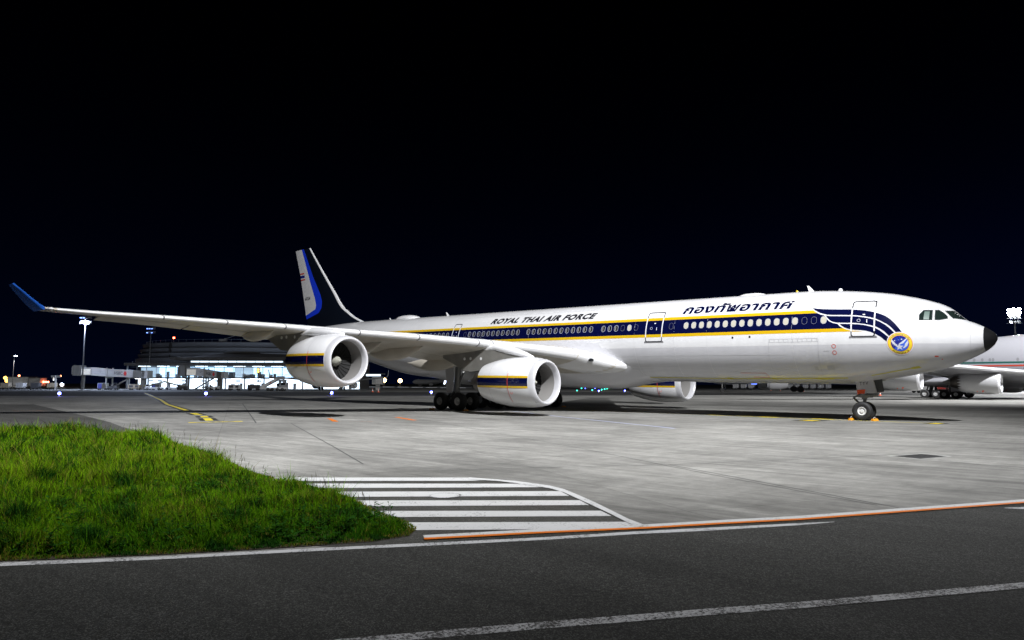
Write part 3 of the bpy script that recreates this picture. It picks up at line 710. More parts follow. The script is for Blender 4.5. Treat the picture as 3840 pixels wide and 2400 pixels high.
# --- windows: index n counts forward along the row, one every frame bay
def win_s(n): return 35.0152 - 0.5334 * n
ZWIN = 0.819
W_DARK = [-14, -12, -11, -10, -9, -8, -7] + list(range(-2, 9)) + list(range(10, 22)) + [23, 24, 25]
W_SHADE = [27] + list(range(35, 49)) + [51]
W_BLANK = [-3, 26, 28, 33, 49, 50]
def win_mesh(kind):
    s0 = 20.0; o = rrect(s0 - .165, s0 + .165, ZWIN - .22, ZWIN + .22, .155, 5); i = rrect(s0 - .140, s0 + .140, ZWIN - .195, ZWIN + .195, .133, 5)
    h = decal('cabin_window', ring_polys(o, i) if kind != 'blank' else ring_polys(rrect(s0 - .15, s0 + .15, ZWIN - .21, ZWIN + .21, .14, 5), rrect(s0 - .138, s0 + .138, ZWIN - .197, ZWIN + .197, .13, 5)), 'window_rim' if kind != 'blank' else 'line_grey', off=0.012, step=5)
    g = None
    if kind != 'blank':
        g = decal('pane', [i], 'window_glass' if kind == 'dark' else 'window_shade', off=0.009, step=0.1)
        if kind == 'dark':   # a half-drawn curtain behind each pane
            g2 = decal('curtain', [rrect(s0 + .01, s0 + .10, ZWIN - .15, ZWIN + .14, .05, 3)], 'line_grey', off=0.0095, step=0.1); return h, g, g2
    return h, g, None
for kind, idx in (('dark', W_DARK), ('shade', W_SHADE), ('blank', W_BLANK)):
    h, g, g2 = win_mesh(kind); first = True
    for n in idx:
        s = win_s(n); ds = s - 20.0; loc = (-ds, 0, ZCK * ds)
        o = h if first else h.copy()
        if not first: COL.objects.link(o)
        o.location = loc; o.parent = fus
        if first: base = o
        for gg in (g, g2):
            if gg is None: continue
            p_ = gg if first else gg.copy()
            if not first: COL.objects.link(p_)
            p_.parent = fus; p_.location = loc
        first = False
# --- doors: outline is dark on white and white across the cheatline
def door(s_fwd, s_aft, z0, z1, lean=0.0):
    o = rrect(s_fwd, s_aft, z0, z1, 0.13); i = rrect(s_fwd + .055, s_aft - .055, z0 + .055, z1 - .055, 0.10)
    dr = decal('door', ring_polys(o, i), 'ink_black', off=0.009)
    ws = []
    for sA in (s_fwd - 0.005, s_aft - .065): ws.append([(sA, YL), (sA + .07, YL), (sA + .07, YT), (sA, YT)])
    decal('door_band', ws, 'emblem_white' if False else 'white_paint', fus, off=0.012)
    decal('door_sill', [(s_fwd - .10, z0 - .06), (s_aft + .10, z0 - .06), (s_aft + .06, z0 + .06), (s_fwd - .06, z0 + .06)], 'line_grey', fus, off=0.007)
    cxm = (s_fwd + s_aft) / 2 + 0.2
    decal('door_window', ring_polys(rrect(cxm - .09, cxm + .09, .63, .81, .085, 5), rrect(cxm - .065, cxm + .065, .655, .785, .06, 5)), 'window_rim', fus, off=0.012)
    decal('door_handle', [[(cxm - .42, .58), (cxm - .38, .58), (cxm - .38, .78), (cxm - .42, .78)], [(cxm - .30, 1.02), (cxm - .18, 1.02), (cxm - .18, 1.08), (cxm - .30, 1.08)]], 'white_paint', fus, off=0.012)
door(5.20, 6.40, -0.20, 1.86); door(18.05, 19.32, -0.20, 1.84); door(37.35, 38.20, -0.20, 1.78); door(51.0, 52.1, -0.2, 1.7)
# --- cockpit glazing, both sides
for sd in (-1, 1):
    for outline, blind in (([(3.03, 1.211), (2.65, 1.208), (2.63, 0.662), (3.17, 0.656), (3.19, 0.70), (3.19, 0.966)], [(2.98, 1.14), (2.76, 1.14), (2.76, 0.69), (3.0, 0.69)]),
                           ([(2.53, 1.208), (2.38, 1.215), (2.15, 1.037), (2.0, 0.861), (1.99, 0.739), (2.33, 0.66), (2.51, 0.671)], None),
                           ([(2.13, 1.176), (1.80, 1.185), (1.31, 0.705), (1.78, 0.762)], None)):
        cxm = sum(p[0] for p in outline) / len(outline); cym = sum(p[1] for p in outline) / len(outline)
        big = [(cxm + (x - cxm) * 1.09, cym + (y - cym) * 1.10) for x, y in outline]
        cw = decal('cockpit_window', [outline], 'cockpit_glass', off=0.012, side=sd, step=0.08, sstep=0.1)
        decal('window_frame', ring_polys(big, outline), 'line_grey', fus, off=0.010, side=sd, step=0.08, sstep=0.1)
        if blind: decal('blind', [blind], 'cockpit_blind', fus, off=0.014, side=sd, step=0.08, sstep=0.1)
# --- black radome tip
b = MB(); rings = []
for s in (0.0, .012, .03, .06, .1, .15, .2, .27, .35, .44, .53):
    zt, zb, w, zm = prof(s); k_ = 1.012; r = []
    for k in range(48):
        t = 2 * math.pi * k / 48; q = math.sin(t); h = (zt - zm) if q > 0 else (zm - zb)
        r.append((-s + (.006 if s < .05 else 0), -(w * k_ + .004) * math.cos(t), zc(s) + zm + (h * k_ + .004) * q))
    rings.append(r)
b.loft(rings, cap=True); b.build('radome_tip', 'radome_black', jet, off=J)
# --- round emblem under the cockpit
def circ(cx, cy, rx, ry, n=40): return [(cx + rx * math.cos(2 * math.pi * k / n), cy + ry * math.sin(2 * math.pi * k / n)) for k in range(n)]
EX, EZ, ER = 4.06, -0.572, 0.572
emb = decal('emblem', circ(EX, EZ, ER + .04, ER + .04), 'white_paint', off=0.007)
def epart(name, polys, m, off): return decal(name, polys, m, emb, off=off)
epart('emblem_edge', circ(EX, EZ, ER, ER), 'red_mark', 0.010)
epart('emblem_ring', circ(EX, EZ, ER * .965, ER * .965), 'emblem_yellow', 0.013)
epart('emblem_disc_edge', circ(EX, EZ, ER * .735, ER * .735), 'red_mark', 0.016)
epart('emblem_disc', circ(EX, EZ, ER * .715, ER * .715), 'emblem_navy', 0.019)
def E(pts): return [(EX - x * ER, EZ + y * ER) for x, y in pts]          # emblem units, x to the nose
epart('emblem_lower_field', E([(.66, .24), (.70, 0), (.62, -.33), (.42, -.57), (.1, -.70), (-.25, -.66), (-.52, -.48), (-.1, -.12), (.3, .2), (.55, .38)]), 'emblem_blue', 0.022)
epart('emblem_wing', [E([(-.64, .38), (-.50, .22), (-.36, .0), (-.20, -.12), (-.24, -.24), (-.42, -.18), (-.58, -.02), (-.68, .16)]), E([(.66, .30), (.68, .06), (.56, -.22), (.36, -.40), (.16, -.44), (.36, -.22), (.40, -.04), (.52, .10)])], 'emblem_white', 0.025)
epart('emblem_bolt', [E([(-.10, -.04), (.30, .26), (.55, .48), (.60, .42), (.32, .08), (.06, -.04)]), E([(.0, -.10), (.30, .02), (.36, .06), (.10, .04)])], 'emblem_white', 0.026)
sp = []
for k in range(10):
    a = R(90 + 36 * k); rr = .34 if k % 2 == 0 else .14; sp.append((-.06 + rr * math.cos(a) * 1.05, -.32 + rr * math.sin(a)))
epart('emblem_star', E(sp), 'emblem_white', 0.028)
stars = []
for cx, cy, q in ((-.40, .26, .07), (.16, .38, .08), (-.10, .32, .035), (-.62, -.06, .035), (-.5, -.2, .035)):
    stars.append(E([(cx + (q if k % 2 == 0 else q * .45) * math.cos(R(90 + 36 * k)), cy + (q if k % 2 == 0 else q * .45) * math.sin(R(90 + 36 * k))) for k in range(10)]))
epart('emblem_small_stars', stars, 'white_paint', 0.026)
grid = []
for rr in (.36, .52):
    pts = [(rr * math.cos(R(a)), rr * math.sin(R(a))) for a in range(35, 150, 12)]
    grid += [E(q) for q in line(pts, .014)]
for a in (50, 70, 90, 110, 130): grid.append(E(ribbon([(.25 * math.cos(R(a)), .25 * math.sin(R(a))), (.70 * math.cos(R(a)), .70 * math.sin(R(a)))], .014)))
epart('emblem_globe_lines', grid, 'emblem_blue', 0.023)
def arc_text(body, a_mid, span, rad, hgt, flip, m):
    bm = text_mesh(body, 1.0, 0.01)
    xs = [v.co.x for v in bm.verts]; ys = [v.co.y for v in bm.verts]; ax, bx, ay, by = min(xs), max(xs), min(ys), max(ys)
    for v in bm.verts:
        tx = (v.co.x - ax) / (bx - ax) - .5; ty = (v.co.y - ay) / (by - ay) - .5
        a = R(a_mid) - (tx * R(span)) * (1 if not flip else -1); r_ = rad + hgt * ty * (1 if not flip else -1)
        v.co = (EX - r_ * math.cos(a) * ER, EZ + r_ * math.sin(a) * ER, 0)
    wrap('emblem_lettering', bm, m, emb, off=0.022)
arc_text('\u0e2a\u0e32\u0e23\u0e44\u0e1a\u0e44\u0e2d\u0e21\u0e34\u0e23\u0e32\u0e27\u0e32\u0e44\u0e2d', 90, 135, .85, .16, False, 'line_grey')
arc_text('\u0e01\u0e2d\u0e07\u0e1a\u0e34\u0e19 \u0e56', 270, 90, .85, .17, True, 'ink_black')
# --- panel lines, placards and probes on the forward fuselage
decal('panel_line', line([(10.94, -.22), (11.05, -1.2), (11.05, -2.2), (10.9, -2.45)], .018) + line([(8.13, -.25), (8.2, -1.2), (8.30, -2.37)], .018) + line([(10.94, -.40), (8.13, -.40)], .014) + line([(10.94, -.22), (8.13, -.22)], .014) + [q for k in range(11) for q in line([(10.9 - .27 * k, -.24), (10.9 - .27 * k, -.38)], .02)], 'line_faint')
decal('panel_line', line([(1.09, .551), (1.05, .2), (1.04, -.175), (1.05, -.5), (1.06, -.813), (1.09, -1.2)], .012), 'line_faint')
for s in (9.6, 14.9, 17.2, 20.2, 25.4, 29.6, 34.7, 39.9, 44.0): decal('skin_joint', [[(s - .011, -2.4), (s + .011, -2.4), (s + .011, 2.4), (s - .011, 2.4)]], 'skin_joint')
for z in (2.32, -1.12, -1.9): decal('skin_joint', [[(44, z - .01), (10, z - .01), (10, z + .01), (44, z + .01)]], 'skin_joint')
for z in (-.681, -1.03):
    decal('probe_ring', ring_polys(circ(7.32, z, .115, .115, 24), circ(7.32, z, .088, .088, 24)), 'red_mark')
decal('placard', [[(7.9, -.95), (7.6, -.95), (7.6, -.93), (7.9, -.93)], [(8.6, -2.0), (8.4, -2.0), (8.4, -1.8), (8.6, -1.8)], [(7.9, -2.0), (7.5, -2.0), (7.5, -1.75), (7.9, -1.75)]], 'line_faint')
decal('vent_pair', [rrect(12.05, 12.16, -.10, .03, .02), rrect(13.13, 13.24, -.12, .01, .02)], 'ink_black')
decal('static_port', [rrect(2.45, 2.62, -1.28, -1.22, .02), rrect(2.3, 2.36, -1.42, -1.37, .02)], 'red_mark')
decal('primer_stripe', [[(20.0, -2.57), (14, -2.585), (14, -2.54), (20, -2.525)], [(14, -2.585), (11.2, -2.56), (7.04, -2.47), (7.04, -2.41), (11.2, -2.50), (14, -2.54)], circ(8.35, -2.50, .55, .045, 20), [(5.8, -2.31), (3.6, -1.87), (3.6, -1.82), (5.8, -2.27)], [(3.75, -1.93), (3.35, -1.85), (3.42, -1.75), (3.8, -1.83)], [(11.4, -2.58), (11.1, -2.58), (11.1, -2.48), (11.4, -2.48)], [(14.3, -2.6), (13.9, -2.6), (13.9, -2.5), (14.3, -2.5)]], 'yellow_primer', off=0.007, step=0.02)
decal('access_marks', line([(13.2, -2.2), (11.6, -2.2), (11.5, -2.45), (12.5, -2.45)], .02), 'red_mark')
# --- aerials and domes on the roof
def roof_fin(s0, s1, st0, st1, h, name='blade_aerial'):
    b = MB(); zt = prof(s0)[0]
    for_ = []
    base = [(-s0, -.035, zc(s0) + zt - .03), (-s1, 0, zc(s1) + prof(s1)[0] - .03), (-s0, .035, zc(s0) + zt - .03)]
    top = [(-st0, -.015, zc(st0) + zt + h), (-st1, 0, zc(st1) + zt + h), (-st0, .015, zc(st0) + zt + h)]
    b.add(base + top, [(0, 1, 4, 3), (1, 2, 5, 4), (2, 0, 3, 5), (3, 4, 5)]); b.build(name, 'white_paint', jet, off=J, smooth=False)
roof_fin(9.42, 9.10, 9.56, 9.44, .37); roof_fin(41.62, 41.3, 41.8, 41.68, .34); roof_fin(49.85, 49.65, 49.95, 49.85, .2)
def dome(s0, s1, h, hw, name='antenna_dome'):
    b = MB(); rings = []; N = 20
    for i in range(N + 1):
        u = i / N; s = s0 + (s1 - s0) * u; p = (1 - abs(2 * u - 1) ** 2.6); p = max(p, 0) ** .6
        rings.append([(-s, hw * p ** .7 * math.cos(math.pi * k / 10), zc(s) + 2.74 + (h + .06) * p * math.sin(math.pi * k / 10)) for k in range(11)])
    b.loft(rings, cap=False, closed=False); b.build(name, 'white_paint', jet, off=J)
dome(12.0, 13.9, .16, .55); dome(45.5, 48.65, .36, .75); dome(7.5, 7.75, .10, .1)
b = MB(); b.sphere((-10.1, -.2, zc(10.1) + 2.86), .06, 6); b.build('beacon', 'emblem_yellow', jet, off=J)

# =================================================================== wings
# spanwise: |y| -> leading edge (s, z), trailing edge (s, z), thickness
LE = [(2.0, 21.0, 3.30), (2.75, 21.65, 3.46), (3.4, 22.5, 3.74), (4.2, 23.54, 4.08), (5.5, 24.41, 4.26), (7.3, 25.61, 4.50), (9.5, 27.08, 4.74), (10.8, 27.94, 4.86), (13.6, 29.81, 5.10), (16.8, 31.94, 5.32), (20.6, 34.48, 5.60), (23.4, 36.35, 5.78), (26.4, 38.35, 5.98), (29.4, 40.35, 6.15), (31.2, 41.55, 6.30), (31.66, 41.86, 6.36)]
TEs = [(2.0, 34.0, 3.15), (2.75, 34.1, 3.2), (3.4, 34.2, 3.25), (4.2, 34.35, 3.35), (5.5, 34.55, 3.5), (7.3, 34.8, 3.78), (9.5, 35.1, 4.1), (10.8, 35.3, 4.28), (13.6, 36.5, 4.62), (16.8, 37.88, 4.92), (20.6, 39.51, 5.42), (23.4, 40.72, 5.72), (26.4, 42.0, 6.02), (29.4, 43.3, 6.24), (31.2, 44.07, 6.36), (31.66, 44.25, 6.40)]
TC = [.10, .115, .128, .132, .126, .118, .112, .11, .108, .105, .102, .10, .098, .096, .09, .085]
def wing_pt(i, u, up, sgn):
    """station i, chord fraction u, upper or lower surface"""
    y, sl, zl = LE[i]; _, s2, z2 = TEs[i]; ch = s2 - sl; t = TC[i] * ch
    yt = 5 * t * (0.2969 * math.sqrt(u) - .126 * u - .3516 * u * u + .2843 * u ** 3 - .1036 * u ** 4)
    cam_ = 0.018 * ch * math.sin(math.pi * u) * (1 - .3 * u)
    z = zl + (z2 - zl) * u + cam_ + (yt if up else -yt)
    return (-(sl + ch * u), sgn * y, z)
US = [1.0, .92, .84, .76, .66, .56, .46, .36, .27, .19, .12, .07, .035, .012, 0.0]
def wing_rings(idx, sgn):
    rr = []
    for i in idx:
        rr.append([wing_pt(i, u, True, sgn) for u in US] + [wing_pt(i, u, False, sgn) for u in US[::-1][1:-1]])
    return rr
def lerp_station(y):
    for i in range(len(LE) - 1):
        if LE[i][0] <= y <= LE[i + 1][0]:
            f = (y - LE[i][0]) / (LE[i + 1][0] - LE[i][0]); return i, f
    return len(LE) - 2, 1.0
def wing_at(y, u, up, sgn, grow=0.0):
    i, f = lerp_station(y); a = Vector(wing_pt(i, u, up, sgn)); c = Vector(wing_pt(i + 1, u, up, sgn)); p = a.lerp(c, f)
    if grow: p.z += grow if up else -grow
    return p
def build_wing(sgn):
    b = MB(); b.loft(wing_rings(range(len(LE)), sgn), cap=True)
    w = b.build('wing', 'wing_paint_warm_cast', jet, off=J, angle=50)
    # slats: bright sections of the leading edge with narrow gaps between them
    for y0, y1 in ((4.45, 9.44), (9.52, 10.24), (10.32, 13.58), (13.66, 16.76), (16.84, 20.55), (20.63, 23.40), (23.48, 26.38), (26.46, 31.15)):
        b = MB(); rr = []
        ns = max(2, int((y1 - y0) / .8) + 1)
        for k in range(ns):
            y = y0 + (y1 - y0) * k / (ns - 1); ring = []
            for u in (.13, .10, .07, .045, .022, .008): ring.append(wing_at(y, u, True, sgn, .010))
            p = wing_at(y, 0, True, sgn); p.x += .012; ring.append(p)
            for u in (.008, .022, .045): ring.append(wing_at(y, u, False, sgn, .010))
            ring.append(wing_at(y, .045, False, sgn) + Vector((-.0, 0, .06))); ring.append(wing_at(y, .13, True, sgn) + Vector((0, 0, -.05)))
            rr.append(ring)
        b.loft(rr, cap=True); b.build('slat', 'slat_paint', w, off=J, angle=40)
    for yg in (9.48, 10.28, 13.62, 16.80, 20.59, 23.44, 26.42):
        b = MB(); rr = []
        for y in (yg - .035, yg + .035):
            ring = [wing_at(y, u, True, sgn, .014) for u in (.125, .10, .07, .045, .022, .008)]; p = wing_at(y, 0, True, sgn); p.x += .017; ring.append(p)
            rr.append(ring + [wing_at(y, u, False, sgn, .014) for u in (.008, .022, .045)])
        b.loft(rr, cap=False, closed=False); b.build('slat_gap', 'line_grey', w, off=J, recalc=False)
    b = MB(); rr = []            # white fillet over the wing root leading edge
    for k in range(9):
        y = 2.1 + (4.40 - 2.1) * k / 8; ring = [wing_at(y, u, True, sgn, .012) for u in (.30, .22, .15, .09, .045, .02, .006)]; p = wing_at(y, 0, True, sgn); p.x += .014; ring.append(p)
        rr.append(ring + [wing_at(y, u, False, sgn, .012) for u in (.006, .02, .045, .09, .15, .22)])
    b.loft(rr, cap=False, closed=False); b.build('root_fillet', 'slat_paint', w, off=J)
    # flaps and ailerons: separate panels at the trailing edge, hanging a little low
    for nm, y0, y1, ua, drop in (('flap', 4.3, 10.7, .70, .10), ('flap', 10.85, 20.4, .74, .22), ('aileron', 20.7, 24.15, .74, .24), ('aileron', 24.25, 28.75, .74, .24)):
        b = MB(); rr = []
        for k in range(6):
            y = y0 + (y1 - y0) * k / 5
            r_ = []
            for u in (ua, ua + .1, .9, 1.0):
                p = wing_at(y, u, True, sgn, .012); p.z -= drop * (u - ua) / (1 - ua); r_.append(p)
            for u in (1.0, .9, ua + .1, ua):
                p = wing_at(y, u, False, sgn, .014); p.z -= drop * (u - ua) / (1 - ua); p.x -= (.05 if u == 1.0 else 0); r_.append(p)
            rr.append(r_)
        b.loft(rr, cap=True); b.build(nm, 'wing_paint_warm_cast', w, off=J, angle=30)
    # dark slots between the moving panels, seen from below
    b = MB()
    for y0, y1, ua in ((4.3, 10.7, .69), (10.85, 20.4, .73), (20.7, 28.75, .735)):
        for k in range(8):
            ya, yb = y0 + (y1 - y0) * k / 8, y0 + (y1 - y0) * (k + 1) / 8
            q = [wing_at(ya, ua, False, sgn, .013), wing_at(yb, ua, False, sgn, .013), wing_at(yb, ua + .006, False, sgn, .013), wing_at(ya, ua + .006, False, sgn, .013)]
            b.add(q, [(0, 1, 2, 3)])
    b.build('panel_gap', 'line_grey', w, off=J, smooth=False, recalc=False)
    # winglet
    b = MB(); rr = []
    for y, z, s0, s1, t in ((31.60, 6.33, 41.80, 44.25, .11), (31.78, 6.62, 42.45, 44.75, .09), (32.0, 7.10, 43.45, 45.45, .075), (32.22, 7.62, 44.5, 46.15, .06), (32.42, 8.10, 45.55, 46.7, .045)):
        ring = []
        for u, q in ((0, 0), (.1, .8), (.35, 1), (.7, .6), (1, 0.05), (.7, -.6), (.35, -1), (.1, -.8)):
            ring.append((-(s0 + (s1 - s0) * u), sgn * (y + t * q * .9), z - t * q * .4))
        rr.append(ring)
    b.loft(rr, cap=True); b.build('winglet', 'winglet_blue', w, off=J, angle=60)
    # wing-tip lamp fairing
    b = MB(); b.sphere((-41.75, sgn * 31.45, 6.32), .16, 6, sz=(2.4, 1, .7)); b.build('tip_lamp', 'slat_paint', w, off=J)
    # flap track fairings
    for y, s0, s1, r_ in ((8.0, 31.3, 37.7, .42), (12.5, 30.8, 37.1, .40), (14.9, 32.2, 38.2, .38), (20.9, 35.4, 39.7, .30)):
        b = MB(); rr = []
        for k in range(15):
            u = k / 14; s = s0 + (s1 - s0) * u; e = max(math.sin(math.pi * min(u * 1.05, 1)) ** .65, .03)
            uu = min(max((s - (lerp_le(y))) / lerp_ch(y), 0), 1)
            zb_ = wing_at(y, uu, False, sgn).z - max(0, u - .45) * .35
            rr.append([(-s, sgn * y + r_ * .62 * e * math.cos(2 * math.pi * j / 16), zb_ - r_ * e * .75 + r_ * 1.25 * e * math.sin(2 * math.pi * j / 16)) for j in range(16)])
        b.loft(rr, cap=True); b.build('flap_track_fairing', 'wing_paint_warm_cast', w, off=J)
    # landing light in the root
    b = MB(); b.sphere((-23.05, sgn * 3.82, 3.72), .17, 6, sz=(1.3, .9, .75)); b.build('landing_light', 'window_glass', w, off=J)
    return w
def lerp_le(y): i, f = lerp_station(y); return LE[i][1] + (LE[i + 1][1] - LE[i][1]) * f
def lerp_ch(y): i, f = lerp_station(y); return (TEs[i][1] - LE[i][1]) * (1 - f) + (TEs[i + 1][1] - LE[i + 1][1]) * f
build_wing(-1); build_wing(1)

# --- belly fairing
def sstep(x): x = min(max(x, 0), 1); return x * x * (3 - 2 * x)
b = MB(); rr = []
for s in [18.9, 19.2, 19.6, 20, 20.5, 21, 21.5, 22, 22.6, 23.2, 24, 25, 26.5, 28, 30, 32, 34, 36, 37.5, 39, 40, 41, 42, 43, 44]:
    ring = []
    for k in range(57):
        ph = R(-100 + 200 * k / 56); f = abs(math.degrees(ph)) / 90
        lift = min(sstep((s - 18.9 - 4.0 * min(f, 1) ** 1.4) / 4.5), sstep((44 - s - 3.0 * min(f, 1)) / 6.0))
        wt = 1 - sstep((f - .62) / .42)
        r_ = 2.82 - .03 + (.60 * lift * wt + (.036 if lift * wt > .004 else -.02)); 
        ring.append((-s, r_ * math.sin(ph), zc(s) - r_ * math.cos(ph)))
    rr.append(ring)
b.loft(rr, cap=False, closed=False); bf = b.build('belly_fairing', 'grey_paint', jet, off=J, angle=60)
# =================================================================== engines
def build_engine(y, s0, z0, wing_y, stripes=True):
    """nacelle axis nearly level; s0 is the intake lip station, z0 its centre height"""
    ax = Vector((-1, 0, 0.012)).normalized(); o = Vector((-s0, y, z0)); en = None
    b = MB()
    outer = [(.42, 1.505), (.7, 1.56), (1.1, 1.60), (1.7, 1.625), (2.4, 1.62), (3.1, 1.575), (3.7, 1.50), (4.3, 1.385), (4.8, 1.27), (5.05, 1.20)]
    b.lathe(outer + [(5.05, 1.17), (4.6, 1.16), (3.9, 1.2)], o, ax, 56)
    en = b.build('engine', 'white_paint', jet, off=J, angle=45)
    b = MB(); b.lathe([(.42, 1.507), (.28, 1.48), (.15, 1.44), (.06, 1.395), (.012, 1.35), (0, 1.315), (.012, 1.28), (.06, 1.248), (.16, 1.215), (.30, 1.19), (.42, 1.18)], o, ax, 56)
    b.build('intake_lip', 'polished_lip', en, off=J)
    b = MB(); b.lathe([(.40, 1.182), (.7, 1.175), (1.1, 1.19), (1.6, 1.22)], o, ax, 56); b.build('intake_duct', 'duct_grey', en, off=J)
    b = MB(); b.lathe([(1.53, 1.215), (1.54, .30), (1.56, .05)], o, ax, 40)
    for k in range(26):
        t0 = 2 * math.pi * k / 26; q = []
        u = ax.orthogonal().normalized(); v = ax.cross(u)
        for rr_, tw, dd in ((.34, .10, 1.50), (.8, .02, 1.48), (1.2, -.05, 1.47)):
            for e, dz in ((-.07, .08), (.07, .0)):
                t = t0 + tw + e * (1.1 if rr_ < .5 else .9); q.append(o + ax * (dd + dz) + (u * math.cos(t) + v * math.sin(t)) * rr_)
        b.add(q, [(0, 1, 3, 2), (2, 3, 5, 4)])
    b.build('fan', 'fan_dark', en, off=J, smooth=False)
    b = MB(); b.lathe([(.90, .015), (.93, .06), (1.0, .10), (1.1, .19), (1.25, .27), (1.45, .335), (1.58, .345)], o, ax, 28); b.build('spinner', 'spinner', en, off=J)
    b = MB(); b.lathe([(4.2, 1.0), (5.0, .95), (5.6, .80), (6.0, .68), (6.0, .64), (5.6, .66)], o, ax, 32); b.build('core_cowl', 'core_metal', en, off=J)
    b = MB(); b.lathe([(5.5, .5), (6.1, .42), (6.6, .26), (7.0, .06)], o, ax, 24); b.build('exhaust_cone', 'core_metal', en, off=J)
    # cheatline bands round the outer and inner flank
    rad = pchip(outer)
    for sd in (-1, 1):
        for z1, z2_, m, nm in ((.40, .27, 'gold_paint', 'gold_band'), (.27, -.24, 'navy_paint', 'navy_band'), (-.24, -.37, 'gold_paint', 'gold_band')):
            b = MB(); rr = []
            for k in range(26):
                d = .44 + (5.03 - .44) * k / 25; rd = rad(d) + .006; ring = []
                for j in range(6):
                    z = z1 + (z2_ - z1) * j / 5; yy = math.sqrt(rd * rd - z * z); p = o + ax * d; ring.append((p.x, p.y + sd * yy, p.z + z))
                rr.append(ring)
            b.loft(rr, cap=False, closed=False); b.build(nm, m, en, off=J, recalc=False)
    # seams and red warning marks
    b = MB()
    for d in (2.1, 3.75):
        rr = []
        for dd in (d - .008, d + .008):
            rd = rad(dd) + .004; p = o + ax * dd; rr.append([(p.x, p.y + rd * math.cos(2 * math.pi * k / 56), p.z + rd * math.sin(2 * math.pi * k / 56)) for k in range(56)])
        b.loft(rr, cap=False)
    b.build('cowl_seam', 'line_faint', en, off=J, recalc=False)
    b = MB()
    for sd in (-1, 1):
        rr = []
        for k in range(14):
            a = R(20 - 70 * k / 13); ring = []
            for dd in (1.98, 2.02):
                rd = rad(dd) + .010; p = o + ax * dd; ring.append((p.x, p.y + sd * rd * math.cos(a), p.z + rd * math.sin(a)))
            rr.append(ring)
        b.loft(rr, cap=False, closed=False)
        for a0, dd in ((-.42, 1.75),):
            rd = rad(dd) + .010; p = o + ax * dd
            pts = [(p.x + .09 * math.cos(2 * math.pi * k / 14), p.y + sd * (rd * math.cos(a0) + .0), p.z + rd * math.sin(a0) + .09 * math.sin(2 * math.pi * k / 14)) for k in range(14)]
            pti = [(p.x + .065 * math.cos(2 * math.pi * k / 14), p.y + sd * (rd * math.cos(a0) + .0), p.z + rd * math.sin(a0) + .065 * math.sin(2 * math.pi * k / 14)) for k in range(14)]
            b.loft([pts, pti], cap=False)
    b.build('warning_line', 'red_mark', en, off=J, recalc=False, smooth=False)
    # strake on the inboard flank
    b = MB(); sd = 1 if y < 0 else -1
    p0 = o + ax * 1.3; a = R(48); n_ = Vector((0, sd * math.cos(a), math.sin(a)))
    b.add([p0 + n_ * 1.58, p0 + ax * 1.4 + n_ * 1.60, p0 + ax * 1.35 + n_ * 2.0, p0 + ax * .9 + n_ * 1.95], [(0, 1, 2, 3)]); b.prism
    s_ = b.build('nacelle_strake', 'white_paint', en, off=J, smooth=False); md = s_.modifiers.new('thick', 'SOLIDIFY'); md.thickness = .03
    # pylon: a tapering fin from the nacelle crown back to the wing
    sg = -1 if y < 0 else 1; b = MB(); rr = []
    for s, zt, zb, hw in pylon_sections(s0, z0, abs(y), sg):
        rr.append([(-s, y - hw, zb), (-s, y - hw, zt), (-s, y + hw, zt), (-s, y + hw, zb)])
    b.loft(rr, cap=True); py = b.build('pylon', 'pylon_grey', en, off=J, angle=20)
    # white fairing where the pylon meets the leading edge
    b = MB(); rr = []
    sle = lerp_le(abs(y)); zle = wing_at(abs(y), 0, True, sg).z
    for k in range(11):
        u = k / 10; s = sle - 3.3 + 5.3 * u; e = max(math.sin(math.pi * (0.08 + .84 * u)) ** .7, .05)
        zz = z0 + 1.60 + (zle - .22 - z0 - 1.60) * min(1, u / .62) ** .8 - (.25 * max(0, u - .62) / .38)
        rr.append([(-s, y + .34 * e * math.cos(2 * math.pi * j / 14), zz + .30 * e * math.sin(2 * math.pi * j / 14)) for j in range(14)])
    b.loft(rr, cap=True); b.build('pylon_fairing', 'white_paint', en, off=J)
    # three round access covers on the pylon
    b = MB()
    for ds, dz in ((0, .0), (1.0, .03), (1.6, .02)):
        b.cyl((-(s0 + 5.6 + ds), y - .27, z0 + 1.62 + dz), (-(s0 + 5.6 + ds), y + .27, z0 + 1.62 + dz), .10, n=14)
    b.build('access_cover', 'rim_white', en, off=J)
def pylon_sections(s0, z0, yabs, sg):
    out = []
    for ds, zb, hw in ((1.7, 1.50, .06), (2.6, 1.48, .16), (3.6, 1.35, .23), (4.6, 1.1, .26), (5.6, .82, .27), (6.6, .75, .25), (7.4, .85, .22), (8.4, 1.3, .14), (9.6, 1.75, .05)):
        s = s0 + ds; uu = (s - lerp_le(yabs)) / lerp_ch(yabs)
        if uu < 0: zt = z0 + 1.62 + (wing_at(yabs, 0, True, sg).z - z0 - 1.62) * min(1, max(0, (ds - 1.7) / (lerp_le(yabs) - s0 - 1.7)))
        else: zt = wing_at(yabs, min(uu, 1), False, sg).z + .06
        out.append((s, max(zt, z0 + zb + .05), z0 + zb, hw))
    return out
build_engine(-9.37, 22.48, 2.14, 9.37); build_engine(-19.28, 29.58, 3.41, 19.28)
build_engine(9.37, 22.48, 2.14, 9.37); build_engine(19.28, 29.58, 3.41, 19.28)

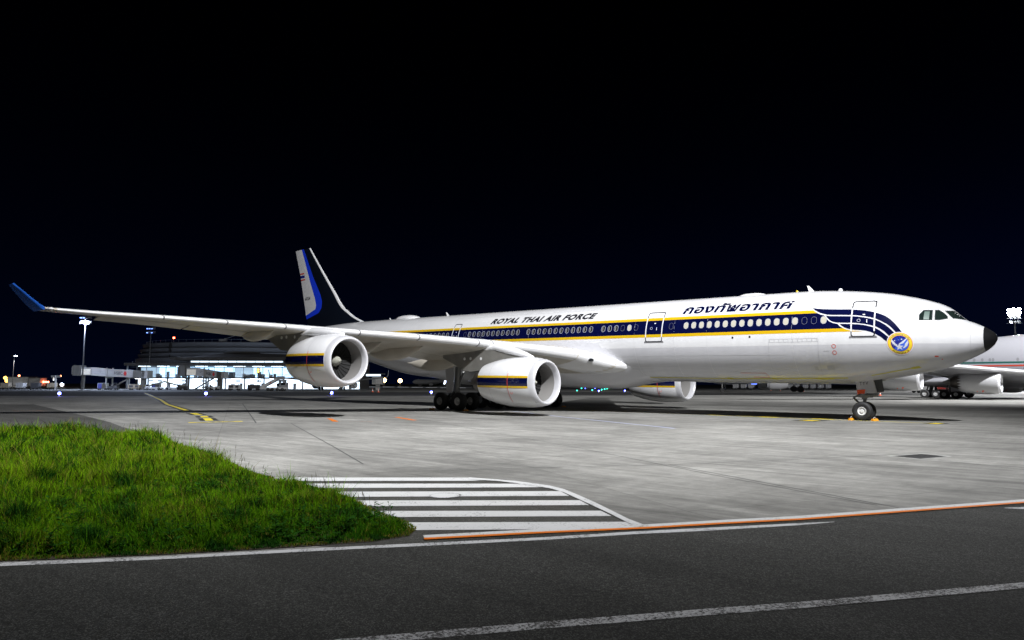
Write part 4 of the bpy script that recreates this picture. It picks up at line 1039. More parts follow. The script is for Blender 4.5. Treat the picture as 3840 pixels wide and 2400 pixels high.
# =================================================================== tail
def flat_fin(name, outline, m, parent, y0=0.0, off=.012):
    """outline in (s, zr) on both flanks of the fin"""
    for sd in (-1, 1):
        bm = poly_bm([outline])
        for ax_, lo, hi, stp in ((0, 60, 68, .25), (1, 3, 12, .5)):
            k = lo
            while k < hi:
                co = [0, 0, 0]; no = [0, 0, 0]; co[ax_] = k; no[ax_] = 1
                bmesh.ops.bisect_plane(bm, geom=bm.verts[:] + bm.edges[:] + bm.faces[:], plane_co=co, plane_no=no, dist=1e-5); k += stp
        bmesh.ops.triangulate(bm, faces=bm.faces)
        for v in bm.verts: s, z = v.co.x, v.co.y; v.co = (-s - J[0], sd * (fin_half(s, z) + off) + y0 - J[1], zc(FLE(z)) + z - J[2])
        for f in bm.faces:
            f.normal_update()
            if f.normal.y * sd < 0: f.normal_flip()
        me = bpy.data.meshes.new(name); bm.to_mesh(me); bm.free(); me.materials.append(MATS[m]); link(name, me, parent)
FLE = pchip([(1.8, 51.5), (2.81, 54.03), (3.15, 55.0), (3.49, 55.82), (4.0, 56.75), (4.48, 57.57), (6.15, 59.19), (8.92, 61.85), (11.66, 64.39)])
FTE = pchip([(1.8, 63.9), (2.85, 64.31), (3.62, 64.67), (4.61, 65.02), (8.61, 66.23), (11.70, 67.42)])
def fin_half(s, z):
    a, c = FLE(z), FTE(z); u = min(max((s - a) / (c - a), 0), 1); return .5 * .10 * min(c - a, 7.5) * 1.6 * math.sqrt(u) * (1 - u) + .012
b = MB(); rr = []
for z in [1.8, 2.4] + list(np.linspace(2.7, 11.66, 46)):
    a, c = FLE(z), FTE(z); ring = []
    for u in (0, .01, .03, .07, .15, .3, .5, .7, .88, 1): ring.append((-(a + (c - a) * u), -fin_half(a + (c - a) * u, z) if u else 0, zc(a) + z))
    for u in (1, .88, .7, .5, .3, .15, .07, .03, .01): ring.append((-(a + (c - a) * u), fin_half(a + (c - a) * u, z), zc(a) + z))
    rr.append(ring)
b.loft(rr, cap=True); fin = b.build('tail_fin', 'fin_dark', jet, off=J, angle=50)
# white leading edge
b = MB(); rr = []
for z in np.linspace(2.7, 11.66, 90):
    a, c = FLE(z), FTE(z); w_ = .05 if z > 4 else .045; ring = []
    for u in (w_, .03, .012, .003): ring.append((-(a + (c - a) * u), -(fin_half(a + (c - a) * u, z) + .012), zc(a) + z))
    ring.append((-a + .012, 0, zc(a) + z))
    for u in (.003, .012, .03, w_): ring.append((-(a + (c - a) * u), fin_half(a + (c - a) * u, z) + .012, zc(a) + z))
    rr.append(ring)
b.loft(rr, cap=False, closed=False); b.build('fin_leading_edge', 'white_paint', fin, off=J)
flat_fin('fin_blue_band', [(66.01, 11.66), (63.94, 7.58), (62.88, 5.72), (62.66, 5.03), (62.83, 4.63), (64.90, 4.05), (64.72, 3.63), (62.1, 4.18), (61.53, 4.69), (61.45, 5.36), (61.84, 6.2), (63.49, 8.38), (65.56, 11.66)], 'blue_paint', fin)
flat_fin('fin_white_panel', [(67.40, 11.66), (66.23, 8.61), (65.02, 4.61), (64.88, 4.06), (62.83, 4.63), (62.66, 5.03), (62.88, 5.72), (63.94, 7.58), (66.01, 11.66)], 'white_paint', fin)
def fin_decal(polys, m, nm, off=.03):
    b = MB()
    for q in polys: b.add([(-s, -(fin_half(s, z) + off), zc(FLE(z)) + z) for s, z in q], [tuple(range(len(q)))])
    o = b.build(nm, m, fin, smooth=False, off=J, recalc=False)
    for p in o.data.polygons: pass
fq = lambda z0, z1: [(66.05 + (z0 - 8.11) * .30, z0), (65.12 + (z0 - 8.11) * .30, z0), (65.12 + (z1 - 8.11) * .30, z1), (66.05 + (z1 - 8.11) * .30, z1)]
fin_decal([fq(8.80, 8.94), fq(8.09, 8.23)], 'red_mark', 'flag_red_band'); fin_decal([fq(8.38, 8.66)], 'emblem_navy', 'flag_blue_band')
tb = fit_text(text_mesh('60204', 1.0, 0.01), 0, 1.12, 5.68, 6.03); b = MB()
for f in tb.faces: b.add([(-(65.06 - v.co.x), -(fin_half(65.06 - v.co.x, v.co.y) + .03), zc(65) + v.co.y) for v in f.verts], [(0, 1, 2)])
b.build('serial_number', 'ink_black', fin, smooth=False, off=J, recalc=False)
for sg in (-1, 1):
    b = MB(); rr = []
    for y, s0, s1, z, t in ((0.4, 57.6, 63.2, .95, .5), (1.5, 58.3, 63.5, 1.05, .45), (5, 60.6, 64.6, 1.45, .3), (9.6, 63.6, 66.2, 1.95, .16), (9.75, 64.1, 66.2, 1.97, .05)):
        rr.append([(-(s0 + (s1 - s0) * u), sg * y, zc(s0) + z + t * q * .5) for u, q in ((0, 0), (.08, .7), (.3, 1), (.7, .5), (1, .04), (.7, -.5), (.3, -1), (.08, -.7))])
    b.loft(rr, cap=True); b.build('tailplane', 'wing_paint_warm_cast', jet, off=J, angle=50)

# =================================================================== landing gear
def wheel(parent, c, r, w, rim_r, rimm, ax=(0, 1, 0)):
    """tyre and hub, c is the wheel centre"""
    c = Vector(c); ax = Vector(ax); h = w / 2
    b = MB(); b.lathe([(-h * .72, rim_r), (-h * .95, rim_r + (r - rim_r) * .25), (-h, rim_r + (r - rim_r) * .5), (-h * .9, r * .93), (-h * .62, r * .985), (-h * .45, r * .997), (-h * .43, r * .985), (-h * .40, r * .985), (-h * .38, r), (0, r), (h * .38, r), (h * .40, r * .985), (h * .43, r * .985), (h * .45, r * .997), (h * .62, r * .985), (h * .9, r * .93), (h, rim_r + (r - rim_r) * .5), (h * .95, rim_r + (r - rim_r) * .25), (h * .72, rim_r)], c, ax, 36)
    ty = b.build('tyre', 'tyre', parent, off=J, angle=60)
    b = MB()
    for sd in (-1, 1):
        b.lathe([(sd * h * .74, rim_r * 1.01), (sd * h * .82, rim_r * .97), (sd * h * .78, rim_r * .86), (sd * h * .55, rim_r * .74), (sd * h * .40, rim_r * .66), (sd * h * .42, rim_r * .46), (sd * h * .80, rim_r * .42), (sd * h * .86, rim_r * .36), (sd * h * .86, .001)], c, ax, 28)
    b.build('hub', rimm, parent, off=J, angle=30)
    return ty
# nose gear
b = MB()
b.cyl((-6.57, 0, .55), (-6.50, 0, 2.4), .10, n=16); b.cyl((-6.56, 0, 1.18), (-6.50, 0, 2.3), .15, n=16)
b.cyl((-6.60, -.42, .545), (-6.60, .42, .545), .075, n=12)
b.box((-6.45, 0, 1.38), (.62, .34, .16)); b.cyl((-6.5, -.02, 1.44), (-5.82, -.02, 1.47), .09, n=12); b.cyl((-6.9, -.1, 1.38), (-6.3, -.1, 1.36), .07, n=10)
b.cyl((-6.87, 0, 1.0), (-7.16, 0, 1.28), .06, n=8); b.cyl((-7.16, 0, 1.28), (-6.75, 0, 1.52), .05, n=8); b.cyl((-7.14, -.08, 1.26), (-6.84, -.08, .98), .04, n=8)
b.cyl((-6.5, 0, 2.2), (-5.4, 0, 2.35), .08, n=10)
ng = b.build('nose_gear', 'gear_grey', jet, off=J)
for yy in (-.36, .36): wheel(ng, (-6.60, yy, .535), .535, .40, .235, 'rim_white')
def plate(name, pts, y, m, parent, t=.04):
    b = MB(); n = len(pts)
    b.add([(-s, y, z) for s, z in pts] + [(-s, y + t, z) for s, z in pts], [tuple(range(n)), tuple(range(2 * n - 1, n - 1, -1))] + [(k, (k + 1) % n, n + (k + 1) % n, n + k) for k in range(n)])
    return b.build(name, m, parent, smooth=False, off=J)
mat('door_paint', (0.52, 0.51, 0.53), 0.35, coat=0.3)
plate('gear_door', [(6.84, 2.30), (6.77, 1.50), (5.74, 1.60), (5.94, 2.40), (6.75, 2.42)], -.60, 'door_paint', ng)
plate('gear_door', [(6.84, 2.30), (6.77, 1.50), (5.74, 1.60), (5.94, 2.40), (6.75, 2.42)], .56, 'door_paint', ng)
plate('forward_gear_door', [(5.92, 2.45), (5.75, 1.62), (5.40, 1.65), (5.48, 2.45)], -.50, 'gear_dark', ng)
plate('tow_plate', [(6.785, 1.74), (6.765, 1.505), (6.38, 1.54), (6.33, 1.785)], -.606, 'red_plate', ng, .005)
tb = fit_text(text_mesh('TYV', 1.0, 0.01, 1.3), 0, .46, 2.0, 2.20); b = MB()
for f in tb.faces: b.add([(-(6.63 - v.co.x), -.607, v.co.y + .08 * (v.co.x)) for v in f.verts], [(0, 1, 2)])
b.build('registration_letters', 'ink_black', ng, smooth=False, off=J, recalc=False)
# main bogies
def bogie(y, s, name='main_gear', stag=True):
    b = MB()
    b.cyl((-s, y, .75), (-(s - .15), y * .98, 3.6), .17, n=16); b.cyl((-s, y, 1.5), (-(s - .12), y * .985, 3.6), .24, n=16)
    b.cyl((-(s - 1.0), y, .72), (-(s + 1.0), y, .72), .15, n=12)
    for ds in (-.99, .99): b.cyl((-(s + ds), y - .62, .70), (-(s + ds), y + .62, .70), .09, n=10)
    b.cyl((-(s + .75), y, .95), (-(s + .1), y, 1.7), .06, n=8); b.cyl((-(s - .5), y, 1.0), (-(s - .05), y, 2.0), .07, n=8); b.cyl((-(s + .3), y * .8, 3.0), (-s, y, 1.6), .09, n=10)
    g = b.build(name, 'gear_grey', jet, off=J)
    for ds in (-.99, .99):
        for yy in (-.70, .70): wheel(g, (-(s + ds), y + yy, .70), .70, .52, .30, 'rim_grey' if not (ds < 0 and yy < 0 and y < 0) else 'rim_white')
    return g
g = bogie(-5.34, 34.85)
plate('gear_door', [(34.35, 3.3), (34.45, 1.35), (35.1, 1.35), (35.3, 3.3)], -6.15, 'door_paint', g, .06)
g = bogie(5.34, 34.85); plate('gear_door', [(34.0, 3.3), (34.2, 1.35), (35.2, 1.35), (35.5, 3.3)], 6.3, 'door_paint', g, .06)
bogie(0.0, 35.6, 'centre_gear')
# =================================================================== wheel chocks on the ground
def chock(x, y, rz, lab):
    b = MB(); L, Wd, H = .46, .17, .12
    b.add([(-L / 2, -Wd / 2, 0), (L / 2, -Wd / 2, 0), (L / 2, Wd / 2, 0), (-L / 2, Wd / 2, 0), (-L / 2, -Wd / 4, H), (L / 2, -Wd / 4, H), (L / 2, Wd / 4, H), (-L / 2, Wd / 4, H)], [(0, 3, 2, 1), (4, 5, 6, 7), (0, 1, 5, 4), (1, 2, 6, 5), (2, 3, 7, 6), (3, 0, 4, 7)])
    t = thing('wheel_chock', lab, 'chock', (x, y, .004), rz, 'orange wheel chocks')
    o = b.build('block', 'chock_orange', t, smooth=False)
    b = MB(); pr = None
    pts = [(-.12 + .24 * k / 6, 0, H + .09 * math.sin(math.pi * k / 6)) for k in range(7)]
    for a, c in zip(pts, pts[1:]): b.cyl(a, c, .012, n=6)
    b.build('rope_handle', 'rim_white', t)
chock(-7.17, -.50, R(80), 'orange wheel chock behind the nose wheels')
chock(-5.95, -.45, R(70), 'orange wheel chock in front of the nose wheels')
chock(-33.0, -6.15, R(86), 'orange wheel chock in front of the near main wheels')
chock(-36.75, -6.2, R(90), 'orange wheel chock behind the near main wheels')
chock(-32.95, 6.1, R(88), 'orange wheel chock by the far main wheels beyond the inner engine')
# =================================================================== GREY JUMBO JET BEHIND, AT RIGHT
K0 = (-17.0, 83.0, 0.0)
jumbo = thing('jumbo_jet', 'pale grey jumbo jet with green and red pinstripes parked behind the white jet', 'airplane', K0)
mat('jumbo_paint', (0.25, 0.25, 0.27), 0.3, coat=0.4); mat('jumbo_engine', (0.40, 0.40, 0.41), 0.3, coat=0.4)
mat('stripe_green', (0.006, 0.07, 0.055), 0.35); mat('stripe_red', (0.42, 0.035, 0.012), 0.35)
_kt = pchip([(-21.5, 4.6), (-20.8, 5.6), (-19, 7.4), (-16, 9.0), (-13, 9.75), (-8, 9.9), (0, 9.75), (6, 9.45), (12, 9.05), (16, 8.85), (40, 8.7), (50, 8.5), (57, 8.0)])
_kb = pchip([(-21.5, 4.4), (-20.8, 3.6), (-19, 2.9), (-15, 2.25), (-10, 2.05), (30, 2.05), (38, 2.6), (48, 4.8), (57, 7.2)])
_kw = pchip([(-21.5, .1), (-20.8, 1.0), (-19, 1.9), (-15, 2.85), (-10, 3.2), (-6, 3.25), (34, 3.25), (44, 2.6), (52, 1.5), (57, .3)])
def kskin(s, z, off=.01):
    zt, zb, w = _kt(s), _kb(s), _kw(s); zm = zb + 3.35 if zt - zb > 6.5 else (zt + zb) / 2; h = (zt - zm) if z > zm else (zm - zb)
    k = max(-.999, min(.999, (z - zm) / h)); return (-s, 83 - w * math.sqrt(1 - k * k) - off, z)
b = MB(); rr = []
for s in [-21.5, -21.2, -20.8, -20, -19, -17.5, -16, -14, -12, -10, -8, -6] + list(range(-4, 34, 2)) + [34, 37, 40, 44, 48, 52, 55, 57]:
    zt, zb, w = _kt(s), _kb(s), _kw(s); zm = zb + 3.35 if zt - zb > 6.5 else (zt + zb) / 2
    rr.append([(-s, 83 - w * math.cos(2 * math.pi * k / 48), zm + ((zt - zm) if math.sin(2 * math.pi * k / 48) > 0 else (zm - zb)) * math.sin(2 * math.pi * k / 48)) for k in range(48)])
b.loft(rr, cap=True); kf = b.build('fuselage', 'jumbo_paint', jumbo, off=K0)
for z0, z1, m, nm in ((5.18, 5.42, 'stripe_green', 'green_stripe'), (4.72, 4.94, 'stripe_red', 'red_stripe')):
    b = MB(); rr = [[kskin(s, z0 + (z1 - z0) * k / 2) for k in range(3)] for s in list(np.arange(-14, 40, 2.0))]
    b.loft(rr, cap=False, closed=False); b.build(nm, m, kf, off=K0, recalc=False)
wm = None
for s in [-4.2, -3.2, -2.1, -1.0, .2, 1.3, 2.4, 3.4, 4.4, 5.5, 6.9, 9.87, 10.25, 11.2, 12.2, 13.25, 14.2, 15.2, 16.2]:
    b = MB(); q = [kskin(s + .17 * math.cos(2 * math.pi * k / 12), 5.72 + .24 * math.sin(2 * math.pi * k / 12), .012) for k in range(12)]
    b.add(q, [tuple(range(12))]); b.build('cabin_window', 'line_grey', kf, off=K0, smooth=False, recalc=False)
for s in (1.4, 4.2):
    b = MB(); q = [kskin(s + .2 * math.cos(2 * math.pi * k / 12), 8.1 + .26 * math.sin(2 * math.pi * k / 12), .012) for k in range(12)]
    b.add(q, [tuple(range(12))]); b.build('upper_window', 'window_glass', kf, off=K0, smooth=False, recalc=False)
for sg in (-1, 1):
    b = MB(); rr = []
    for yo, s0, s1, z, t in ((1.5, -2.6, 14.5, 2.9, 1.5), (3.3, -.9, 14.2, 3.15, 1.45), (8, 3.4, 15.0, 3.55, 1.05), (13, 7.75, 16.8, 4.0, .8), (19, 13.0, 20.2, 4.55, .6), (26, 19.2, 24.6, 5.3, .45), (33, 25.4, 29.4, 6.3, .3)):
        rr.append([(-(s0 + (s1 - s0) * u), 83 + sg * yo, z + t * q * .5 - (s1 - s0) * u * .045) for u, q in ((0, 0), (.02, .45), (.08, .8), (.3, 1), (.7, .55), (1, .03), (.7, -.5), (.3, -.95), (.08, -.7), (.02, -.4))])
    b.loft(rr, cap=True); kw = b.build('wing', 'jumbo_paint', jumbo, off=K0, angle=50)
    b = MB(); rr = []
    for yo, s0, z in ((4.2, -.1, 3.23), (8, 3.4, 3.55), (13, 7.75, 4.0), (19, 13.0, 4.55), (26, 19.2, 5.3), (32.6, 25.05, 6.26)):
        rr.append([(-(s0 + dx), 83 + sg * yo, z + dz) for dx, dz in ((.75, .36), (.3, .30), (.05, .18), (-.06, 0), (.06, -.14), (.4, -.22))])
    b.loft(rr, cap=False, closed=False); b.build('leading_edge', 'polished_lip', kw, off=K0)
    b = MB(); rr = []
    for s, zz, r_ in ((15.5, 3.1, .1), (17, 2.95, .55), (20, 3.1, .6), (23, 3.5, .1)):
        rr.append([(-s, 83 + sg * 14.5 + .4 * r_ * math.cos(2 * math.pi * j / 12), zz + r_ * math.sin(2 * math.pi * j / 12)) for j in range(12)])
    b.loft(rr, cap=True); b.build('flap_track_fairing', 'jumbo_paint', kw, off=K0)
    for yo, s0, z0 in ((12.0, 8.0, 2.32), (21.0, 15.75, 2.75)):
        o = Vector((-s0, 83 + sg * yo, z0)); ax = Vector((-1, 0, .01)).normalized()
        b = MB(); b.lathe([(.32, 1.46), (.8, 1.54), (1.6, 1.58), (2.6, 1.57), (3.6, 1.48), (4.5, 1.34)], o, ax, 40)
        en = b.build('engine', 'jumbo_engine', jumbo, off=K0)
        # chevrons round the fan nozzle, each a bent tooth
        for k in range(20):
            b = MB(); a0, a1 = 2 * math.pi * k / 20, 2 * math.pi * (k + 1) / 20; am = (a0 + a1) / 2; u = ax.orthogonal().normalized(); v = ax.cross(u)
            P_ = lambda d, r_, a: o + ax * d + (u * math.cos(a) + v * math.sin(a)) * r_
            b.add([P_(4.5, 1.34, a0), P_(4.5, 1.34, am), P_(4.5, 1.34, a1), P_(4.78, 1.27, am + .07), P_(5.0, 1.2, am), P_(4.78, 1.27, am - .07)], [(0, 1, 4, 5), (1, 2, 3, 4)])
            b.build('chevron', 'jumbo_engine', en, off=K0, smooth=False, recalc=False)
        b = MB(); b.lathe([(.32, 1.462), (.12, 1.40), (.02, 1.33), (0, 1.29), (.02, 1.25), (.12, 1.2), (.4, 1.17)], o, ax, 40); b.build('intake_lip', 'polished_lip', en, off=K0)
        b = MB(); b.lathe([(.38, 1.17), (1.2, 1.18), (1.3, .05)], o, ax, 32); b.build('intake_duct', 'duct_grey', en, off=K0)
        b = MB(); b.lathe([(4.0, .95), (5.2, .9), (5.9, .68), (5.9, .5)], o, ax, 28); b.build('core_cowl', 'core_metal', en, off=K0)
        b = MB(); b.lathe([(5.6, .5), (6.2, .42), (7.0, .05)], o, ax, 24); b.build('exhaust_cone', 'pylon_grey', en, off=K0)
        b = MB(); zt = 3.9 if yo < 15 else 4.6; rr = []
        for ds, za, zb_, hw in ((1.2, 1.58, 1.5, .05), (2.5, 1.85, 1.45, .2), (4.5, zt - z0, 1.2, .25), (6.5, zt - z0 - .1, 1.0, .25), (8.5, zt - z0 - .2, zt - z0 - .5, .1)):
            p = o + ax * ds; rr.append([(p.x, p.y - hw, z0 + zb_), (p.x, p.y - hw, z0 + za), (p.x, p.y + hw, z0 + za), (p.x, p.y + hw, z0 + zb_)])
        b.loft(rr, cap=True); b.build('pylon', 'jumbo_engine', en, off=K0, angle=20)
        b = MB(); q = o + ax * 2.6; b.add([(q.x - .02, q.y - 1.3, z0 - .55), (q.x + .04, q.y - 1.3, z0 - .55), (q.x - .06, q.y - .98, z0 - 1.26), (q.x - .16, q.y - .98, z0 - 1.26)], [(0, 1, 2, 3)])
        q = o + ax * 2.0; b.add([(q.x - .12, q.y - 1.16, z0 - 1.08), (q.x + .12, q.y - 1.2, z0 - 1.02), (q.x - .1, q.y - 1.0, z0 - 1.35)], [(0, 1, 2)])
        for p_ in b.v: pass
        b.build('warning_mark', 'red_plate', en, off=K0, smooth=False, recalc=False)
b = MB(); rr = []
for s0, z in ((-3.5, 2.5),): pass
for s, w_, zt, zb in ((-6, 2.6, 2.9, 2.0), (-2, 3.2, 3.3, 1.75), (6, 3.5, 3.5, 1.6), (16, 3.5, 3.5, 1.6), (22, 3.0, 3.0, 1.9), (25, 2.4, 2.6, 2.15)):
    zm = (zt + zb) / 2; rr.append([(-s, 83 + w_ * math.cos(2 * math.pi * k / 28), zm + (zt - zm) * math.sin(2 * math.pi * k / 28)) for k in range(28)])
b.loft(rr, cap=True); b.build('belly_fairing', 'jumbo_paint', jumbo, off=K0, angle=60)
b = MB(); rr = []
for z, s0, s1, t in ((8.0, 43.5, 56.5, .45), (9.5, 46.5, 57, .38), (18.4, 54.8, 59.5, .15)):
    rr.append([(-(s0 + (s1 - s0) * u), 83 + t * q, z) for u, q in ((0, 0), (.1, .8), (.35, 1), (1, .05), (.35, -1), (.1, -.8))])
b.loft(rr, cap=True); b.build('tail_fin', 'jumbo_paint', jumbo, off=K0)
_J_save = J; J = K0
for yc, sc_ in ((77.6, 15.1), (88.4, 15.1), (81.1, 18.3), (84.9, 18.3)):
    b = MB(); b.cyl((-sc_, yc, .7), (-sc_, yc, 3.0), .2, n=14); b.cyl((-(sc_ - .8), yc, .65), (-(sc_ + .8), yc, .65), .13, n=10); b.cyl((-sc_ - .6, yc, 1.0), (-sc_ - .1, yc, 2.6), .1, n=8)
    for ds in (-.75, .75): b.cyl((-(sc_ + ds), yc - .5, .63), (-(sc_ + ds), yc + .5, .63), .08, n=8)
    g = b.build('main_gear', 'gear_dark', jumbo, off=K0)
    for ds in (-.75, .75):
        for yy in (-.55, .55): wheel(g, (-(sc_ + ds), yc + yy, .635), .635, .48, .28, 'rim_grey')
    if yc < 80: plate('gear_door', [(13.2, 2.7), (13.2, 1.15), (14.9, 1.0), (14.9, 2.9)], yc - .95, 'jumbo_paint', g, .05)
b = MB(); b.cyl((7.5, 83, .6), (7.5, 83, 2.4), .15, n=12); g = b.build('nose_gear', 'gear_dark', jumbo, off=K0)
for yy in (82.6, 83.4): wheel(g, (7.5, yy, .6), .6, .4, .27, 'rim_grey')
J = _J_save
# =================================================================== TERMINAL AREA, FAR LEFT
mat('dark_cladding', (0.055, 0.052, 0.05), 0.6); worn(MATS['dark_cladding'], (0.055, 0.052, 0.05), 0.2, 0.3)
worn(mat('drum_cladding', (0.17, 0.18, 0.21), 0.55), (0.17, 0.18, 0.21), 0.12, 0.15)
mat('steel_frame', (0.30, 0.31, 0.33), 0.5, metal=0.3)
mat('hall_wall_glow', (0.8, 0.8, 0.8), 0.6, emit=(0.50, 0.73, 1.0), estr=2.6)  # back walls emit to stand for the lit interior, here and below
mat('hall_wall_dim_glow', (0.6, 0.62, 0.66), 0.6, emit=(0.62, 0.80, 1.0), estr=0.9)
mat('ground_wall_glow', (0.85, 0.85, 0.85), 0.6, emit=(0.66, 0.82, 1.0), estr=2.8)
mat('ceiling_lamp', (1, 1, 1), 0.5, emit=(0.85, 0.93, 1.0), estr=9.0)
mat('slit_lamp', (1, 1, 1), 0.5, emit=(0.66, 0.84, 1.0), estr=1.6)
mat('furniture', (0.18, 0.19, 0.21), 0.6)
mat('bridge_grey', (0.30, 0.295, 0.285), 0.55); worn(MATS['bridge_grey'], (0.30, 0.295, 0.285), 0.1, 0.6)
mat('bridge_dark', (0.09, 0.085, 0.075), 0.6); mat('bridge_panel', (0.42, 0.41, 0.40), 0.5)
mat('lit_louvre', (0.8, 0.8, 0.75), 0.5, emit=(1.0, 0.92, 0.75), estr=0.55)
mat('sign_red', (0.5, 0.03, 0.03), 0.4); mat('sign_white', (0.75, 0.75, 0.75), 0.4)
g_ = mat('hall_glass', (0.6, 0.7, 0.75), 0.05)
_n, _l, _b = nodes(g_); _t = _n.new('ShaderNodeBsdfTransparent'); _t.inputs[0].default_value = (.88, .93, .95, 1); _gl = _n.new('ShaderNodeBsdfGlossy'); _gl.inputs['Roughness'].default_value = .05
_mx = _n.new('ShaderNodeMixShader'); _mx.inputs[0].default_value = 0.08; _l.new(_t.outputs[0], _mx.inputs[1]); _l.new(_gl.outputs[0], _mx.inputs[2]); _l.new(_mx.outputs[0], _n['Material Output'].inputs['Surface'])
def bgt(name, label, cat, r, d, rz=0.0, group=None): return thing(name, label, cat, bg(r, d), BG_RZ + rz, group)
def part(name, m, parent, boxes, smooth=False, rz=0.0):
    b = MB()
    for c, s in boxes: b.box(c, s, rz=rz)
    return b.build(name, m, parent, smooth=smooth)

# ---- round drum building with stepped shells
drum = bgt('drum_building', 'huge dark round terminal drum with stepped curved bands above the lit hall', 'building', -128, 345)
A, B_ = 50.0, 38.0
mat('drum_gap', (0.02, 0.02, 0.022), 0.8)
def shell(z0, z1, g0, g1, name, m='drum_cladding', n=72):
    b = MB(); rr = []
    for z, g in ((z0, g0), (z0 + (z1 - z0) * .5, (g0 + g1) / 2 + .25), (z1, g1)): rr.append([((A + g) * math.cos(2 * math.pi * k / n), (B_ + g) * math.sin(2 * math.pi * k / n), z) for k in range(n)])
    b.loft(rr, cap=True); return b.build(name, m, drum, angle=60)
shell(0, 10.6, 2.2, 2.2, 'base_wall')
shell(11.0, 13.3, 1.8, 2.9, 'curved_band'); shell(13.7, 15.4, 1.0, 2.0, 'curved_band'); shell(15.8, 17.6, .2, 1.2, 'curved_band'); shell(18.0, 20.0, -.8, .1, 'curved_band'); shell(20.0, 20.5, -2.0, -2.0, 'roof_deck', 'drum_gap')
shell(10.6, 18.0, -.6, -.6, 'inner_wall', 'drum_gap')
b = MB()
for k in range(0, 72): 
    t = 2 * math.pi * k / 72; b.cyl(((A - 1.6) * math.cos(t), (B_ - 1.6) * math.sin(t), 20.3), ((A - 1.6) * math.cos(t), (B_ - 1.6) * math.sin(t), 21.4), .06, n=4)
    t2 = 2 * math.pi * (k + 1) / 72; b.cyl(((A - 1.6) * math.cos(t), (B_ - 1.6) * math.sin(t), 21.4), ((A - 1.6) * math.cos(t2), (B_ - 1.6) * math.sin(t2), 21.4), .05, n=4)
b.build('roof_railing', 'steel_frame', drum, smooth=False)
part('joint_strip', 'drum_gap', drum, [((-23, -38.2 + 3.2, 15), (.5, 1.2, 9.6)), ((29, -34.6, 15), (.4, 1.2, 9.6))])
b = MB(); b.cyl((-3, -25, 20), (-3, -25, 22.5), .5, n=8); b.cyl((-3, -25, 22.3), (5, -25, 25.0), .14, n=6); b.box((-4, -25, 21.4), (3, 2, 1.6)); b.build('roof_crane', 'steel_frame', drum)
b = MB(); b.cyl((-28, -22, 20), (-28, -22, 22.6), .07, n=6); b.build('beacon_pole', 'steel_frame', drum)
mat('red_beacon', (1, .1, .05), .5, emit=(1.0, 0.05, 0.02), estr=60.0)
b = MB(); b.sphere((-28, -22, 22.9), .42, 8); b.build('red_beacon', 'red_beacon', drum)

# ---- lit glass boarding hall
X0, X1 = -36.6, 46.0          # along the facade, about r = -100
hall = bgt('boarding_hall', 'two-storey glass boarding hall glowing blue-white with dark sweeping roof', 'building', -100, 250)
part('ground_slab', 'frame_pale', hall, [((4.7, 6, .03), (X1 - X0, 14, .06))])
part('floor_slab', 'dark_cladding', hall, [((4.7, 5.6, 3.95), (X1 - X0, 13, .42))])
part('roof_slab', 'dark_cladding', hall, [((4.7, 6.2, 8.72), (X1 - X0 + 1.2, 15.5, .95))])
for k in range(12):      # bays: self-glowing back walls, lamps, posts
    xa = X0 + (X1 - X0) * k / 12; xb = X0 + (X1 - X0) * (k + 1) / 12; xm = (xa + xb) / 2; wd = xb - xa
    part('upper_bay_wall', 'hall_wall_glow' if k not in (0, 5, 9) else 'hall_wall_dim_glow', hall, [((xm, 9.0, 6.2), (wd - .08, .2, 3.9))])
    part('ground_bay_wall', 'ground_wall_glow', hall, [((xm, 7.4, 1.9), (wd - .08, .2, 3.6))])
    part('ceiling_lamp', 'ceiling_lamp', hall, [((xm, 4.6, 8.18), (wd * .62, .5, .08))])
    part('ground_lamp', 'ceiling_lamp', hall, [((xm, 2.0, 3.66), (wd * .5, .35, .08))])
    part('column', 'steel_frame', hall, [((xa + .1, .9, 1.9), (.42, .42, 3.7))])
    part('mullion', 'steel_frame', hall, [((xa, -.35, 6.2), (.16, .22, 4.1))]); part('mullion', 'steel_frame', hall, [((xm, -.35, 6.2), (.09, .14, 4.1))])
    part('glass_pane', 'hall_glass', hall, [((xm, -.3, 6.2), (wd - .2, .04, 4.0))])
    part('balustrade', 'steel_frame', hall, [((xm, -.45, 5.25), (wd, .06, .07)), ((xm, -.45, 4.8), (wd, .04, .05))])
    r_ = random.Random(k)
    fb = [((xa + r_.uniform(.5, wd - .5), r_.uniform(3, 7.5), 4.16 + hh / 2), (r_.uniform(.7, 2.2), .6, hh)) for hh in (r_.uniform(.8, 1.2), r_.uniform(.8, 2.4), r_.uniform(1.0, 1.5))]
    part('seating', 'furniture', hall, fb)
    part('service_door', 'furniture', hall, [((xa + r_.uniform(1.5, wd - 1.5), 7.2, 1.05), (1.1, .12, 2.1)), ((xa + r_.uniform(1, wd - 1), 7.22, 2.9), (1.8, .1, .5))])
    part('ceiling_truss', 'steel_frame', hall, [((xm, 1.5, 7.75), (wd, .12, .12)), ((xm, 3.2, 7.9), (wd, .12, .12))])
part('end_wall', 'dark_cladding', hall, [((X1 + .4, 6, 4.3), (.6, 14, 8.4))])
part('end_frame', 'steel_frame', hall, [((X0, -.2, 4.3), (.4, .4, 8.4))])
